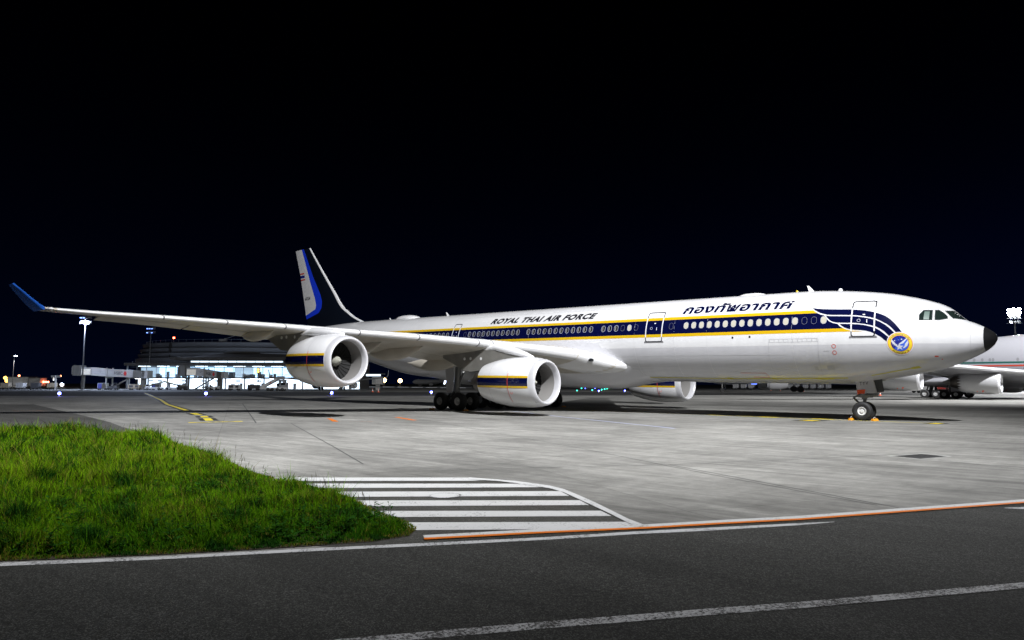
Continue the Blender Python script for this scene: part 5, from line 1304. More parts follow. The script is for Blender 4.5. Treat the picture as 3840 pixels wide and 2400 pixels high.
# raised roof with a lit slit, eave and shallow hip
part('lit_slit', 'slit_lamp', hall, [((2.3, -.4, 9.72), (32.8, .3, .52))])
for k in range(11): part('slit_post', 'dark_cladding', hall, [((-14.1 + 3.28 * k, -.62, 9.72), (.14, .12, .56))])
b = MB(); rr = []
for z, e in ((10.0, 0.0), (10.25, 1.6), (10.75, 2.0), (11.25, 1.4), (11.4, -1.0)):
    rr.append([(-18 - e * 1.2, -2.2 - e * .5, z), (48 + e, -2.2 - e * .5, z), (48 + e, 15, z), (-18 - e * 1.2, 15, z)])
b.loft(rr, cap=True); b.build('roof_eave', 'dark_cladding', hall, smooth=False)
b = MB(); b.loft([[(-14, -1.2, 11.35), (46, -1.2, 11.35), (46, 15, 11.35), (-14, 15, 11.35)], [(-3.5, 4, 12.9), (8, 4, 12.9), (8, 11, 12.9), (-3.5, 11, 12.9)]], cap=True); b.build('hip_roof', 'dark_cladding', hall, smooth=False)
b = MB(); rr = []
for z, e in ((12.7, .55), (13.1, 1.0), (13.5, .85), (13.6, .5)): rr.append([(1.0 + 6.8 * e * math.cos(2 * math.pi * k / 24), 7 + 4.5 * e * math.sin(2 * math.pi * k / 24), z) for k in range(24)])
b.loft(rr, cap=True); b.build('roof_cap', 'bridge_dark', hall)
b = MB()
for k in range(40): b.cyl((X0 + 1 + k * 1.0, 1.0, 9.15), (X0 + 1 + k * 1.0, 1.0, 9.9), .035, n=4)
b.build('roof_spikes', 'steel_frame', hall, smooth=False)

# ---- boarding bridges
def jet_bridge(r0, d0, segs, lab, txt):
    """segs: x along, floor z, ceiling z; the cab stands at the left end"""
    t = bgt('boarding_bridge', lab, 'jet bridge', r0, d0, 0, 'boarding bridges')
    xs = [s[0] for s in segs]
    part('cab', 'bridge_dark', t, [((xs[0] - 1.4, 0, (segs[0][1] + segs[0][2]) / 2 + .25), (2.2, 3.4, segs[0][2] - segs[0][1] + .9))])
    part('canopy', 'bridge_dark', t, [((xs[0] - 2.5, 0, segs[0][2] - .9), (.5, 3.7, 2.6))])
    b = MB()
    for k in range(7): b.box((xs[0] + 1.6, 0, segs[0][1] + .25 + k * .26), (2.9, 3.06, .10))
    b.build('louvre', 'lit_louvre', t, smooth=False)
    part('rotunda', 'bridge_grey', t, [((xs[0] + 1.6, 0, (segs[0][1] + segs[0][2]) / 2), (3.1, 2.95, segs[0][2] - segs[0][1]))])
    tun = None
    for i, (a, c, m, gw) in enumerate(((1, 2, 'bridge_panel', .0), (2, 3, 'bridge_grey', .15), (3, 4, 'bridge_dark', .3))):
        x0, z0, z1 = segs[a]; x1, y0, y1 = segs[c]
        b = MB(); hw = 1.35 + gw
        b.add([(x0, -hw, z0), (x1, -hw, y0), (x1, -hw, y1), (x0, -hw, z1), (x0, hw, z0), (x1, hw, y0), (x1, hw, y1), (x0, hw, z1)], [(0, 1, 2, 3), (5, 4, 7, 6), (0, 4, 5, 1), (3, 2, 6, 7), (0, 3, 7, 4), (1, 5, 6, 2)])
        o = b.build('tunnel', m, t, smooth=False)
    x0, z0, z1 = segs[2]; x1, y0, y1 = segs[3]
    def on(x, f, off): u = (x - x0) / (x1 - x0); a = z0 + (y0 - z0) * u; c = z1 + (y1 - z1) * u; return (x, -1.35 - .15 - off, a + (c - a) * f)
    xa, xb = txt
    tb = fit_text(text_mesh('HSBC', 1.0, .01), xa, xb, .28, .72); b = MB()
    for f in tb.faces: b.add([on(v.co.x, v.co.y, .02) for v in f.verts], [(0, 1, 2)])
    b.build('bridge_lettering', 'ink_black', t, smooth=False, recalc=False)
    L = (xb - xa) * .40; cx = xb + L * .75; hx = L / 2
    b = MB()
    for sx in (-1, 1): b.add([on(cx, .5, .03), on(cx + sx * hx * .5, .78, .03), on(cx + sx * hx, .5, .03), on(cx + sx * hx * .5, .22, .03)], [(0, 1, 2, 3)])
    for sz in (-1, 1): b.add([on(cx, .5, .035), on(cx - hx * .5, .5 + sz * .28, .035), on(cx + hx * .5, .5 + sz * .28, .035)], [(0, 1, 2)])
    b.build('bridge_logo', 'sign_red', t, smooth=False, recalc=False)
    # leafy line emblem on the front panel
    x0, z0, z1 = segs[1]; x1, y0, y1 = segs[2]; b = MB(); cx = x0 + (x1 - x0) * .55; w_ = (x1 - x0) * .2
    for a in (-60, -30, 0, 30, 60):
        dx, dz = math.sin(R(a)), math.cos(R(a)); zc_ = z0 + .9; L = .85
        for q in (-1, 1):
            pts = [(cx + dx * L * u + q * dz * .12 * math.sin(math.pi * u), -1.37, zc_ + dz * L * u - q * dx * .12 * math.sin(math.pi * u)) for u in (0, .25, .5, .75, 1)]
            for p0, p1 in zip(pts, pts[1:]): b.cyl(p0, p1, .018, n=4)
    b.box((cx, -1.37, z0 + .6), (w_ * 4, .02, .05)); b.box((cx, -1.37, z0 + .42), (w_ * 3.4, .02, .04))
    b.build('leaf_emblem', 'furniture', t, smooth=False)
    xm = segs[2][0]
    part('lift_column', 'bridge_grey', t, [((xm - .05, -1.75, 3.4), (.32, .32, 7.0))]); part('lift_column', 'bridge_grey', t, [((xm - .05, 1.75, 3.4), (.32, .32, 7.0))])
    part('lift_beam', 'bridge_dark', t, [((xm - .05, 0, segs[2][1] - .3), (.5, 4.0, .5))])
    for sy in (-.9, .9):
        b = MB(); b.lathe([(-.2, .25), (-.24, .5), (-.12, .55), (.12, .55), (.24, .5), (.2, .25)], (xm, sy, .55), (0, 1, 0), 20); b.build('drive_wheel', 'tyre', t)
    part('wheel_frame', 'gear_dark', t, [((xm, 0, .75), (1.6, 2.6, .4))])
    xe = segs[4][0]
    part('end_pedestal', 'bridge_dark', t, [((xe - 1.0, 0, segs[4][1] / 2), (1.3, 1.3, segs[4][1]))])
    part('end_rotunda', 'bridge_grey', t, [((xe, 0, (segs[4][1] + segs[4][2]) / 2), (2.0, 3.3, segs[4][2] - segs[4][1] + .1))])
    b = MB()       # service stair
    sx = segs[3][0] - 1.0
    b.add([(sx - 6, -2.3, .15), (sx - 5.4, -2.3, .15), (sx + .6, -2.3, segs[3][1] - .05), (sx, -2.3, segs[3][1] - .05), (sx - 6, -1.5, .15), (sx - 5.4, -1.5, .15), (sx + .6, -1.5, segs[3][1] - .05), (sx, -1.5, segs[3][1] - .05)], [(0, 1, 2, 3), (4, 7, 6, 5), (0, 3, 7, 4), (1, 5, 6, 2), (0, 4, 5, 1), (3, 2, 6, 7)])
    for k in range(13): b.box((sx - 5.6 + k * .48, -1.9, .3 + k * (segs[3][1] - .4) / 12.5), (.30, .8, .06))
    b.build('service_stair', 'bridge_dark', t, smooth=False)
    part('cab_leg', 'bridge_dark', t, [((xs[0] + .2, 0, segs[0][1] / 2), (.5, .5, segs[0][1])), ((xs[0] - 1.2, 1.2, segs[0][1] / 2), (.3, .3, segs[0][1]))])
    return t
jet_bridge(-128.6, 225, [(-8.4, 4.6, 7.0), (-5.2, 4.5, 7.05), (0.0, 4.15, 6.55), (8.2, 3.85, 6.15), (11.9, 3.7, 6.0)], 'grey boarding bridge at far left with lettering and lit louvres', (2.2, 4.9))
jet_bridge(-99.2, 227, [(-5.2, 4.55, 7.0), (-2.4, 4.5, 6.95), (.6, 4.2, 6.5), (4.6, 3.75, 5.85), (6.1, 3.65, 5.75)], 'pale boarding bridge in front of the glowing hall centre', (1.2, 3.0))
# =================================================================== GROUND EQUIPMENT
mat('cart_white', (0.55, 0.55, 0.55), 0.5); mat('cart_silver', (0.42, 0.43, 0.45), 0.4, metal=0.5); mat('cart_dark', (0.05, 0.05, 0.055), 0.6)
mat('cart_blue', (0.05, 0.06, 0.22), 0.5); mat('cart_yellow', (0.42, 0.33, 0.03), 0.5); mat('cart_red', (0.45, 0.04, 0.03), 0.5); mat('cart_tan', (0.30, 0.25, 0.18), 0.6)
mat('amber_lamp', (1, .6, .1), .5, emit=(1.0, 0.50, 0.10), estr=5.0); mat('head_lamp', (1, 1, 1), .5, emit=(0.85, 0.9, 1.0), estr=30.0); mat('red_lamp', (1, .1, .1), .5, emit=(1.0, 0.22, 0.10), estr=14.0)
mat('blue_lamp', (.1, .1, 1), .5, emit=(0.08, 0.11, 1.0), estr=9.0); mat('blue_lamp_hot', (.5, .5, 1), .5, emit=(0.07, 0.09, 1.0), estr=45.0)
mat('green_lamp', (.1, 1, .8), .5, emit=(0.04, 0.9, 0.62), estr=6.0); mat('warm_flood', (1, .8, .5), .5, emit=(1.0, 0.60, 0.22), estr=25.0)
mat('lit_panel', (1, 1, 1), .5, emit=(0.80, 0.88, 1.0), estr=5.0); mat('blue_neon', (.2, .3, 1), .5, emit=(0.12, 0.22, 1.0), estr=4.5)
def wheels_local(t, pts, r=.28, w=.2):
    for x, y in pts:
        b = MB(); b.lathe([(-w / 2, r * .4), (-w / 2, r * .85), (-w * .35, r), (w * .35, r), (w / 2, r * .85), (w / 2, r * .4), (w / 2, .01)], (x, y, r), (0, 1, 0), 16); b.build('wheel', 'tyre', t)
def container_dolly(name='container_dolly'):
    t = thing(name, 'x', 'dolly')
    part('bed', 'cart_dark', t, [((0, 0, .42), (2.9, 1.7, .12)), ((-1.75, 0, .40), (.7, .1, .08))])
    wheels_local(t, [(-1.1, -.7), (-1.1, .7), (1.1, -.7), (1.1, .7)])
    b = MB(); b.add([(-1.0, -.75, .5), (.95, -.75, .5), (1.35, -.75, 1.0), (1.35, -.75, 2.1), (-1.0, -.75, 2.1), (-1.0, .75, .5), (.95, .75, .5), (1.35, .75, 1.0), (1.35, .75, 2.1), (-1.0, .75, 2.1)],
                     [(0, 1, 2, 3, 4), (9, 8, 7, 6, 5), (0, 5, 6, 1), (1, 6, 7, 2), (2, 7, 8, 3), (3, 8, 9, 4), (4, 9, 5, 0)])
    o = b.build('container', 'cart_silver', t, smooth=False)
    part('door_frame', 'cart_dark', t, [((-.3, -.77, 1.3), (.05, .03, 1.5)), ((.5, -.77, 1.3), (.05, .03, 1.5)), ((.1, -.77, .62), (2.0, .03, .06))])
    return t
def box_cart():
    t = thing('baggage_cart', 'x', 'cart')
    part('bed', 'cart_dark', t, [((0, 0, .42), (2.6, 1.5, .12)), ((-1.6, 0, .40), (.7, .1, .08))]); wheels_local(t, [(-.95, -.6), (-.95, .6), (.95, -.6), (.95, .6)])
    part('side_panel', 'cart_white', t, [((0, .7, 1.25), (2.5, .05, 1.5)), ((-1.25, 0, 1.25), (.05, 1.4, 1.5)), ((1.25, 0, 1.25), (.05, 1.4, 1.5))]); part('roof', 'cart_white', t, [((0, 0, 2.02), (2.6, 1.5, .06))])
    part('curtain', 'cart_blue', t, [((-.62, -.7, 1.25), (1.15, .05, 1.5))])
    return t
def tractor():
    t = thing('baggage_tractor', 'x', 'tractor')
    part('body', 'cart_white', t, [((0, 0, .68), (2.9, 1.4, .55)), ((-.95, 0, 1.05), (1.0, 1.3, .28))]); part('cabin_frame', 'cart_dark', t, [((.35, -.6, 1.5), (.08, .08, 1.1)), ((.35, .6, 1.5), (.08, .08, 1.1)), ((1.2, -.6, 1.5), (.08, .08, 1.1)), ((1.2, .6, 1.5), (.08, .08, 1.1)), ((.78, 0, 2.06), (1.1, 1.4, .08))])
    part('seat', 'cart_dark', t, [((.9, 0, 1.1), (.6, 1.0, .35)), ((1.2, 0, 1.4), (.15, 1.0, .5))]); wheels_local(t, [(-.95, -.62), (-.95, .62), (.95, -.62), (.95, .62)], .36, .26)
    return t
def power_unit():
    t = thing('ground_power_unit', 'x', 'power unit')
    part('body', 'cart_tan', t, [((0, 0, 1.05), (3.4, 1.6, 1.2))]); part('grille', 'cart_dark', t, [((-.8, -.82, 1.1), (1.2, .04, .7)), ((.9, -.82, 1.1), (.9, .04, .7))]); part('tow_bar', 'cart_dark', t, [((-2.2, 0, .4), (1.2, .1, .1))])
    part('exhaust', 'cart_dark', t, [((1.0, .3, 1.85), (.16, .16, .5)), ((-.6, 0, 1.75), (1.0, .8, .2))]); wheels_local(t, [(-1.1, -.7), (-1.1, .7), (1.1, -.7), (1.1, .7)], .36)
    return t
def loader():
    t = thing('belt_loader', 'x', 'loader')
    part('chassis', 'cart_white', t, [((0, 0, .6), (5.0, 1.8, .45))]); wheels_local(t, [(-1.7, -.8), (-1.7, .8), (1.7, -.8), (1.7, .8)], .38, .28)
    b = MB(); b.box((0, 0, 1.7), (6.6, .9, .28), M=Matrix.Rotation(R(-15), 3, 'Y')); b.build('belt', 'cart_dark', t, smooth=False)
    b = MB(); b.box((0, -.48, 1.95), (6.4, .05, .06), M=Matrix.Rotation(R(-15), 3, 'Y')); b.box((0, .48, 1.95), (6.4, .05, .06), M=Matrix.Rotation(R(-15), 3, 'Y')); b.build('rail', 'cart_yellow', t, smooth=False)
    part('cab', 'cart_white', t, [((-1.7, -.55, 1.25), (1.2, .7, .9))]); part('cab_window', 'window_glass', t, [((-1.75, -.91, 1.4), (.8, .03, .45))])
    return t
def truck():
    t = thing('service_truck', 'x', 'truck')
    part('cab', 'cart_white', t, [((-2.2, 0, 1.25), (1.6, 2.0, 1.5)), ((-2.05, 0, 2.1), (1.2, 1.9, .35))]); part('cargo_box', 'cart_white', t, [((.9, 0, 1.75), (4.0, 2.2, 2.3))]); part('chassis', 'cart_dark', t, [((0, 0, .55), (6.0, 1.6, .25))])
    part('windscreen', 'window_glass', t, [((-3.01, 0, 1.6), (.03, 1.7, .7)), ((-2.3, -1.01, 1.6), (.9, .03, .6))]); part('emblem', 'cart_red', t, [((2.2, -1.12, 2.1), (.6, .03, .6))])
    wheels_local(t, [(-2.0, -.9), (-2.0, .9), (1.8, -.9), (1.8, .9)], .45, .3)
    return t
def stair_truck():
    t = bgt('stair_truck', 'white mobile boarding stairs truck parked in front of the lit hall', 'stair truck', -66.0, 196)
    part('chassis', 'cart_white', t, [((0, 0, .75), (7.2, 2.1, .5))]); wheels_local(t, [(-1.5, -.95), (-1.5, .95), (1.1, -.95), (1.1, .95), (2.5, -.95), (2.5, .95), (-.3, -.95)], .42, .3)
    b = MB(); b.add([(-3.6, -1, .7), (-3.2, -1, .7), (1.0, -1, 3.0), (1.0, -1, 3.55), (.3, -1, 3.45), (-3.6, -1, 1.3), (-3.6, 1, .7), (-3.2, 1, .7), (1.0, 1, 3.0), (1.0, 1, 3.55), (.3, 1, 3.45), (-3.6, 1, 1.3)], [(0, 1, 2, 3, 4, 5), (11, 10, 9, 8, 7, 6), (0, 6, 7, 1), (1, 7, 8, 2), (2, 8, 9, 3), (3, 9, 10, 4), (4, 10, 11, 5), (5, 11, 6, 0)])
    b.build('stair_flight', 'cart_white', t, smooth=False)
    part('platform', 'cart_silver', t, [((2.0, 0, 3.0), (2.2, 2.2, .2)), ((2.0, -1.05, 3.6), (2.2, .05, .9)), ((2.9, 0, 2.0), (.2, 1.8, 2.0)), ((1.4, 0, 2.0), (.2, 1.8, 2.0))])
    part('cab', 'cart_silver', t, [((2.7, 0, 1.6), (1.6, 2.0, 1.4))]); part('cab_window', 'window_glass', t, [((1.2, -1.02, 1.7), (.7, .03, .7)), ((2.7, -1.02, 1.9), (1.2, .03, .6))]); part('round_mark', 'cart_red', t, [((-.9, -1.03, 2.25), (.35, .03, .35))])
stair_truck()
ORD = ['first', 'second', 'third', 'fourth', 'fifth', 'sixth', 'seventh', 'eighth', 'ninth', 'tenth', 'eleventh', 'twelfth', 'thirteenth', 'fourteenth', 'fifteenth', 'sixteenth']
def place(proto, used, r, d, rz, label, group=None, recol=None):
    o = proto if not used else copy_tree(proto)
    o.location = bg(r, d); o.rotation_euler = (0, 0, BG_RZ + rz); o['label'] = label
    if group: o['group'] = group
    if recol:
        for ch in o.children:
            base = ch.name.split('.')[0]
            if base in recol and ch.data.users > 1 or base in recol:
                ch.data = ch.data.copy(); ch.data.materials[0] = MATS[recol[base]]
    return o
dp = container_dolly()
# carts standing in the dark at far left
n = 0
for i, (r, d, c) in enumerate(((-165.5, 216, 'cart_white'), (-161.3, 217, 'cart_blue'), (-156.0, 217, 'cart_tan'), (-152.0, 218, 'cart_white'), (-147.4, 218, 'cart_dark'), (-143.0, 219, 'cart_tan'))):
    place(dp, n > 0, r, d, R(rng.uniform(-8, 8)), f'cargo container on a dolly in the dark at far left, {ORD[i]} from the left', 'containers left of the boarding bridges', {'container': c}); n += 1
for i, r in enumerate((95.5, 98.9, 102.2, 107.6, 113.4, 116.8, 119.6, 122.6, 126.0, 129.4, 132.8, 136.2)):
    place(dp, True, r - 3.0, 292 + .5 * i, R(rng.uniform(-5, 5)), f'silver cargo container on a dolly beyond the far inner engine, {ORD[i]} from the left', 'containers in a row beyond the fuselage'); n += 1
bp_ = box_cart()
for i, (r, d) in enumerate(((-124.2, 214), (-112.0, 222))):
    place(bp_, i > 0, r, d, R(5), ('closed baggage cart under the left boarding bridge', 'closed baggage cart in front of the lit ground floor')[i], 'baggage carts by the hall')
tp = tractor()
for i, (r, d, rz, lb) in enumerate(((-120.5, 213, 4, 'baggage tractor under the left boarding bridge'), (-99.6, 213, 180, 'dark baggage tractor under the right boarding bridge'), (-90.4, 214, 180, 'baggage tractor right of the right boarding bridge'))):
    place(tp, i > 0, r, d, R(rz), lb, 'baggage tractors by the hall', {'body': ('cart_dark', 'cart_dark', 'cart_white')[i]})
gp = power_unit()
for i, (r, d, lb) in enumerate(((-115.6, 216, 'tan ground power unit left of the loader'), (-82.6, 210, 'ground power unit beside the stair truck'), (-76.5, 209, 'ground power unit left of the stair truck steps'))):
    place(gp, i > 0, r, d, R(3), lb, 'ground power units by the hall', {'body': ('cart_tan', 'cart_white', 'cart_dark')[i]})
lp = loader()
for i, (r, d, lb) in enumerate(((-110.6, 218, 'belt loader with raised belt in front of the glowing ground floor'), (-105.0, 219, 'belt loader beside the right boarding bridge'))):
    place(lp, i > 0, r, d, R(2 + 176 * i), lb, 'belt loaders by the hall')
kp = truck()
for i, (r, d, rz, lb, c) in enumerate(((125.5, 222, 180, 'white service truck with red badge behind the jumbo engine, left', 'cart_white'), (132.5, 226, 175, 'white service truck behind the jumbo engine, middle', 'cart_white'), (139.5, 228, 180, 'red and white service truck behind the jumbo engine, right', 'cart_red'), (104.0, 178, 5, 'white service truck beside the parked airliner wheels', 'cart_white'), (147.5, 226, 178, 'white truck beside the jumbo main wheels', 'cart_white'))):
    place(kp, i > 0, r, d, R(rz), lb, 'service trucks behind the jumbo jet', {'cargo_box': c})
# parked airliners in the distance, one model in several places
def airliner(name, label, loc, rz, sc=1.0, m='cart_white', tailm='cart_white', split=True):
    t = thing(name, label, 'airplane', loc, rz, 'airliners parked far behind'); t.scale = (sc, sc, sc)
    b = MB(); rr = []
    for x, r_, z in ((18.8, .1, 3.2), (18.3, .7, 3.25), (17, 1.35, 3.4), (15, 1.8, 3.5), (12, 1.98, 3.55), (-8, 1.98, 3.55), (-13, 1.5, 3.95), (-18.5, .3, 4.5)):
        rr.append([(x, r_ * math.cos(2 * math.pi * k / 20), z + r_ * math.sin(2 * math.pi * k / 20)) for k in range(20)])
    b.loft(rr, cap=True); b.build('fuselage', m, t)
    for sg in (-1, 1):
        b = MB(); rr = []
        for y, x0, x1, z, th in ((1.5, 4.6, -3.4, 2.6, .9), (6, 2.2, -3.0, 2.95, .55), (16.6, -4.0, -6.0, 3.9, .25), (17.1, -4.9, -6.2, 4.5, .12), (17.3, -5.9, -6.8, 6.0, .06)):
            rr.append([(x0 + (x1 - x0) * u, sg * y, z + th * q * .5) for u, q in ((0, 0), (.1, .8), (.35, 1), (1, .05), (.35, -1), (.1, -.8))])
        b.loft(rr, cap=True); b.build('wing', m, t, angle=50)
        b = MB(); b.lathe([(.35, .8), (0, .93), (-.05, 1.0), (-.6, 1.1), (-2, 1.08), (-3.2, .75)], (5.2, sg * 5.75, 1.55), (1, 0, 0), 20); b.lathe([(.3, .8), (-.3, .05)], (5.0, sg * 5.75, 1.55), (1, 0, 0), 20, mi=0); b.build('engine', m, t)
        b = MB(); rr = []
        for y, x0, x1, z in ((.4, -14.2, -18.0, 4.6), (6.2, -17.6, -19.2, 5.1)): rr.append([(x0 + (x1 - x0) * u, sg * y, z + .25 * q) for u, q in ((0, 0), (.35, 1), (1, .1), (.35, -1))])
        b.loft(rr, cap=True); b.build('tailplane', m, t)
        b = MB(); b.cyl((-.6, sg * 3.2, .5), (-.6, sg * 3.2, 2.6), .12, n=8); g = b.build('main_gear', 'gear_grey', t)
        for dy in (-.42, .42):
            b = MB(); b.lathe([(-.18, .2), (-.2, .5), (-.1, .56), (.1, .56), (.2, .5), (.18, .2), (.18, .01)], (-.6, sg * 3.2 + dy, .56), (0, 1, 0), 18); b.build('tyre', 'tyre', g)
    b = MB(); rr = []
    for z, x0, x1, th in ((5.0, -11.0, -18.4, .3), (6.0, -13.0, -18.6, .25), (11.6, -17.2, -19.6, .1)): rr.append([(x0 + (x1 - x0) * u, th * q, z) for u, q in ((0, 0), (.3, 1), (1, .1), (.3, -1))])
    b.loft(rr, cap=True); b.build('tail_fin', tailm, t)
    b = MB(); b.cyl((12.8, 0, .4), (12.8, 0, 2.0), .1, n=8); g = b.build('nose_gear', 'gear_grey', t)
    for dy in (-.25, .25):
        b = MB(); b.lathe([(-.1, .15), (-.11, .34), (.11, .34), (.1, .15), (.1, .01)], (12.8, dy, .36), (0, 1, 0), 14); b.build('tyre', 'tyre', g)
    return t
airliner('airliner', 'white airliner parked nose-in behind the outer engine at left', bg(-54.0, 212), BG_RZ + R(94), 1.0)
airliner('airliner', 'small white airliner far away under the fuselage between the bright lamps and main wheels', bg(-66.0, 560), BG_RZ + R(-125), 1.0)
airliner('airliner', 'large pale airliner whose main wheels show under the white jet near its nose gear', bg(76.0, 190), BG_RZ + R(168), 1.45, 'jumbo_engine')
ta = airliner('airliner', 'white airliner with red letters on its flank beyond the row of containers', bg(118.0, 345), BG_RZ + R(188), 1.15, 'cart_white', 'cart_red')
tb = fit_text(text_mesh('TAM', 1.0, .03), -3.0, 6.0, 2.6, 4.4); b = MB()
for f in tb.faces: b.add([(-v.co.x, 2.02, v.co.y) for v in f.verts], [(0, 2, 1)])
b.build('flank_lettering', 'cart_red', ta, smooth=False, recalc=False)
# traffic cones
def cone_mesh():
    b = MB(); b.box((0, 0, .03), (.42, .42, .06), 0); b.lathe([(.06, .16), (.25, .125)], (0, 0, 0), (0, 0, 1), 12, 0); b.lathe([(.25, .125), (.42, .09)], (0, 0, 0), (0, 0, 1), 12, 1); b.lathe([(.42, .09), (.55, .065)], (0, 0, 0), (0, 0, 1), 12, 0); b.lathe([(.55, .065), (.65, .045)], (0, 0, 0), (0, 0, 1), 12, 1); b.lathe([(.65, .045), (.8, .02)], (0, 0, 0), (0, 0, 1), 12, 0)
    return b
mat('cone_orange', (0.75, 0.11, 0.02), .5)
cm = cone_mesh().build('traffic_cone', ['cone_orange', 'rim_white'], None)
for i, (x, y, lb) in enumerate(((-29.79, 98.6, 'orange and white traffic cone beside the nose gear door'), (-79.9, 175.7, 'orange traffic cone beyond the fuselage, left of three'), (-77.9, 178.2, 'orange traffic cone beyond the fuselage, middle of three'), (-71.1, 174.1, 'orange traffic cone left of the parked airliner wheels'), (-64.4, 159.6, 'orange traffic cone in front of the parked airliner wheels'), (-135, 63.4, 'traffic cone on the lit apron under the fuselage, left one'), (-129.8, 61.1, 'traffic cone on the lit apron under the fuselage, right one'))):
    o = cm if i == 0 else cm.copy()
    if i: COL.objects.link(o)
    o.location = (x, y, .002); o.scale = (1.15, 1.15, 1.15); tag(o, lb, 'cone', 'traffic cones')
# =================================================================== LAMPS AND FAR THINGS
def taxi_light(loc, m, lab, r=.11, grp='taxiway edge lights'):
    t = thing('taxiway_light', lab, 'taxiway light', loc, 0, grp)
    b = MB(); b.cyl((0, 0, 0), (0, 0, .06), .14, n=12); b.cyl((0, 0, .05), (0, 0, .26), .05, n=10); b.build('stem', 'cart_yellow', t)
    b = MB(); b.sphere((0, 0, .26 + r), r, 8); b.build('lens', m, t)
for i, (x, y, lb) in enumerate(((-117.8, -8.9, 'blue taxiway light at far left beyond the grass'), (-103.2, 6.9, 'blue taxiway light under the left wing'), (-96.5, 25.3, 'blue taxiway light under the outer engine'), (-94.0, 45.6, 'blue taxiway light left of the main wheels'))):
    taxi_light((x, y, 0), 'blue_lamp_hot', lb, .22)
taxi_light((-90.8, 108.1, 0), 'blue_lamp_hot', 'blue taxiway light left of the far inner engine', .15); taxi_light((-92.0, 98.3, 0), 'blue_lamp_hot', 'blue taxiway light below the belly, right of the inner engine', .15)
k = 0
for i in range(15):
    d = 205 + 22 * i; u = 2255 + 69 * (1 - (205 / d)) / (1 - 205 / 513); r = (u - 1920) / 2630 * d
    taxi_light(bg(r, d), 'green_lamp', f'green centreline light below the belly, {ORD[i]} from the left in the receding row', .13 + .00022 * d, 'green taxiway centreline lights')
for u, v, m, lb, rr_ in ((2180, 1460, 'green_lamp', 'lone green taxiway light near the inner intake, upper one', .25), (2163, 1470, 'green_lamp', 'lone green taxiway light near the inner intake, lower one', .14), (2194, 1460, 'blue_lamp', 'small blue taxiway light right of the inner intake', .25), (2231, 1459, 'blue_lamp_hot', 'brightest blue light beyond the inner engine', .42), (2260, 1459, 'blue_lamp', 'small blue light above the green row', .25), (2220, 1468, 'green_lamp', 'green taxiway light just left of the receding row', .16)):
    d = 2.05 * 2630 / max(v - 1440, 8); taxi_light(bg((u - 1920) / 2630 * d, d), m, lb, rr_)
# warm floodlights under the fuselage in the distance
for r, d, h, lb in ((-72.5, 400, 4.0, 'low warm floodlight under the fuselage, left one'), (-63.5, 400, 3.7, 'low warm floodlight under the fuselage, right one')):
    t = bgt('work_floodlight', lb, 'floodlight', r, d, 0, 'warm work floodlights')
    b = MB(); b.cyl((0, 0, 0), (0, 0, h - .5), .12, n=8); b.build('pole', 'mast_steel', t)
    b = MB(); b.sphere((0, 0, h), 1.15, 10); b.build('lamp', 'warm_flood', t)
    part('trailer', 'cart_dark', t, [((0, .3, .5), (2.2, 1.2, .7))])
# illuminated hangar mouth, edge buildings and treeline
t = bgt('lit_hangar', 'distant hangar with a brightly lit slanted opening behind the main gear', 'hangar', -52.0, 600)
part('wall', 'dark_cladding', t, [((6, 6, 2.6), (28, 12, 5.2))])
b = MB(); b.add([(-6, -.2, 1.6), (-5.6, -.2, 5.0), (6.5, -.2, 4.6), (3, -.2, 3.9)], [(0, 1, 2, 3)]); b.build('lit_opening', 'lit_panel', t, smooth=False)
part('yard_lamp', 'lit_panel', t, [((5.5, -1.0, 1.2), (2.4, .2, 1.2))])
t = bgt('control_cabin', 'bright little blue-white lit cabin behind the main gear leg', 'cabin', -29.5, 330)
part('wall', 'dark_cladding', t, [((0, 1, 1.3), (3.5, 2, 2.6))]); part('lit_window', 'lit_panel', t, [((0, -.06, 2.4), (2.3, .1, .9))]); part('blue_sign', 'blue_neon', t, [((-1.6, -.06, 2.9), (.5, .1, .4))])
t = bgt('boarding_gate', 'teal-lit boarding gate block beside the outer engine intake', 'building', -42.5, 222)
part('tower', 'bridge_grey', t, [((0, 1.5, 3.0), (3.2, 3, 2.4)), ((0, 1.5, .9), (1.2, 1.2, 1.8))]); part('glazing', 'slit_lamp', t, [((-1.2, -.06, 4.7), (4.6, .1, .6))]); part('roof', 'bridge_dark', t, [((0, 1.5, 5.1), (4.0, 3.4, .25))])
for k in range(4): part('ribbed_panel', 'bridge_panel', t, [((-.1 + .45 * k, -.06, 3.0), (.3, .08, 2.0))])
part('window', 'furniture', t, [((-1.05, -.06, 3.0), (.5, .08, 1.2))])
b = MB(); b.box((0, 0, .0), (1, 1, 1)); 
t = bgt('blue_lit_stand', 'blue neon-lit gate structure beyond the containers under the fuselage', 'building', 109.0, 330)
for i in range(4): part('post', 'cart_dark', t, [((-9 + 6.5 * i, 0, 2.6), (.3, .3, 5.2))])
for i in range(6): part('blue_tube', 'blue_neon', t, [((-8 + 3.1 * i, -.3, (4.6, 4.6, 3.0, 4.2, 2.2, 3.4)[i]), (2.6, .15, .22))])
part('roof', 'cart_dark', t, [((0, 1.5, 5.3), (22, 4, .3))])
t = bgt('distant_barrier', 'long low striped roadside barrier under the fuselage in the distance', 'barrier', -66, 300)
for k in range(11): part('rail_section', 'cart_white', t, [((-17 + 6.1 * k, 0, .95 - .06 * k), (4.8, .12, .22))])
part('base', 'cart_dark', t, [((14, .3, .45), (70, .4, .5))])
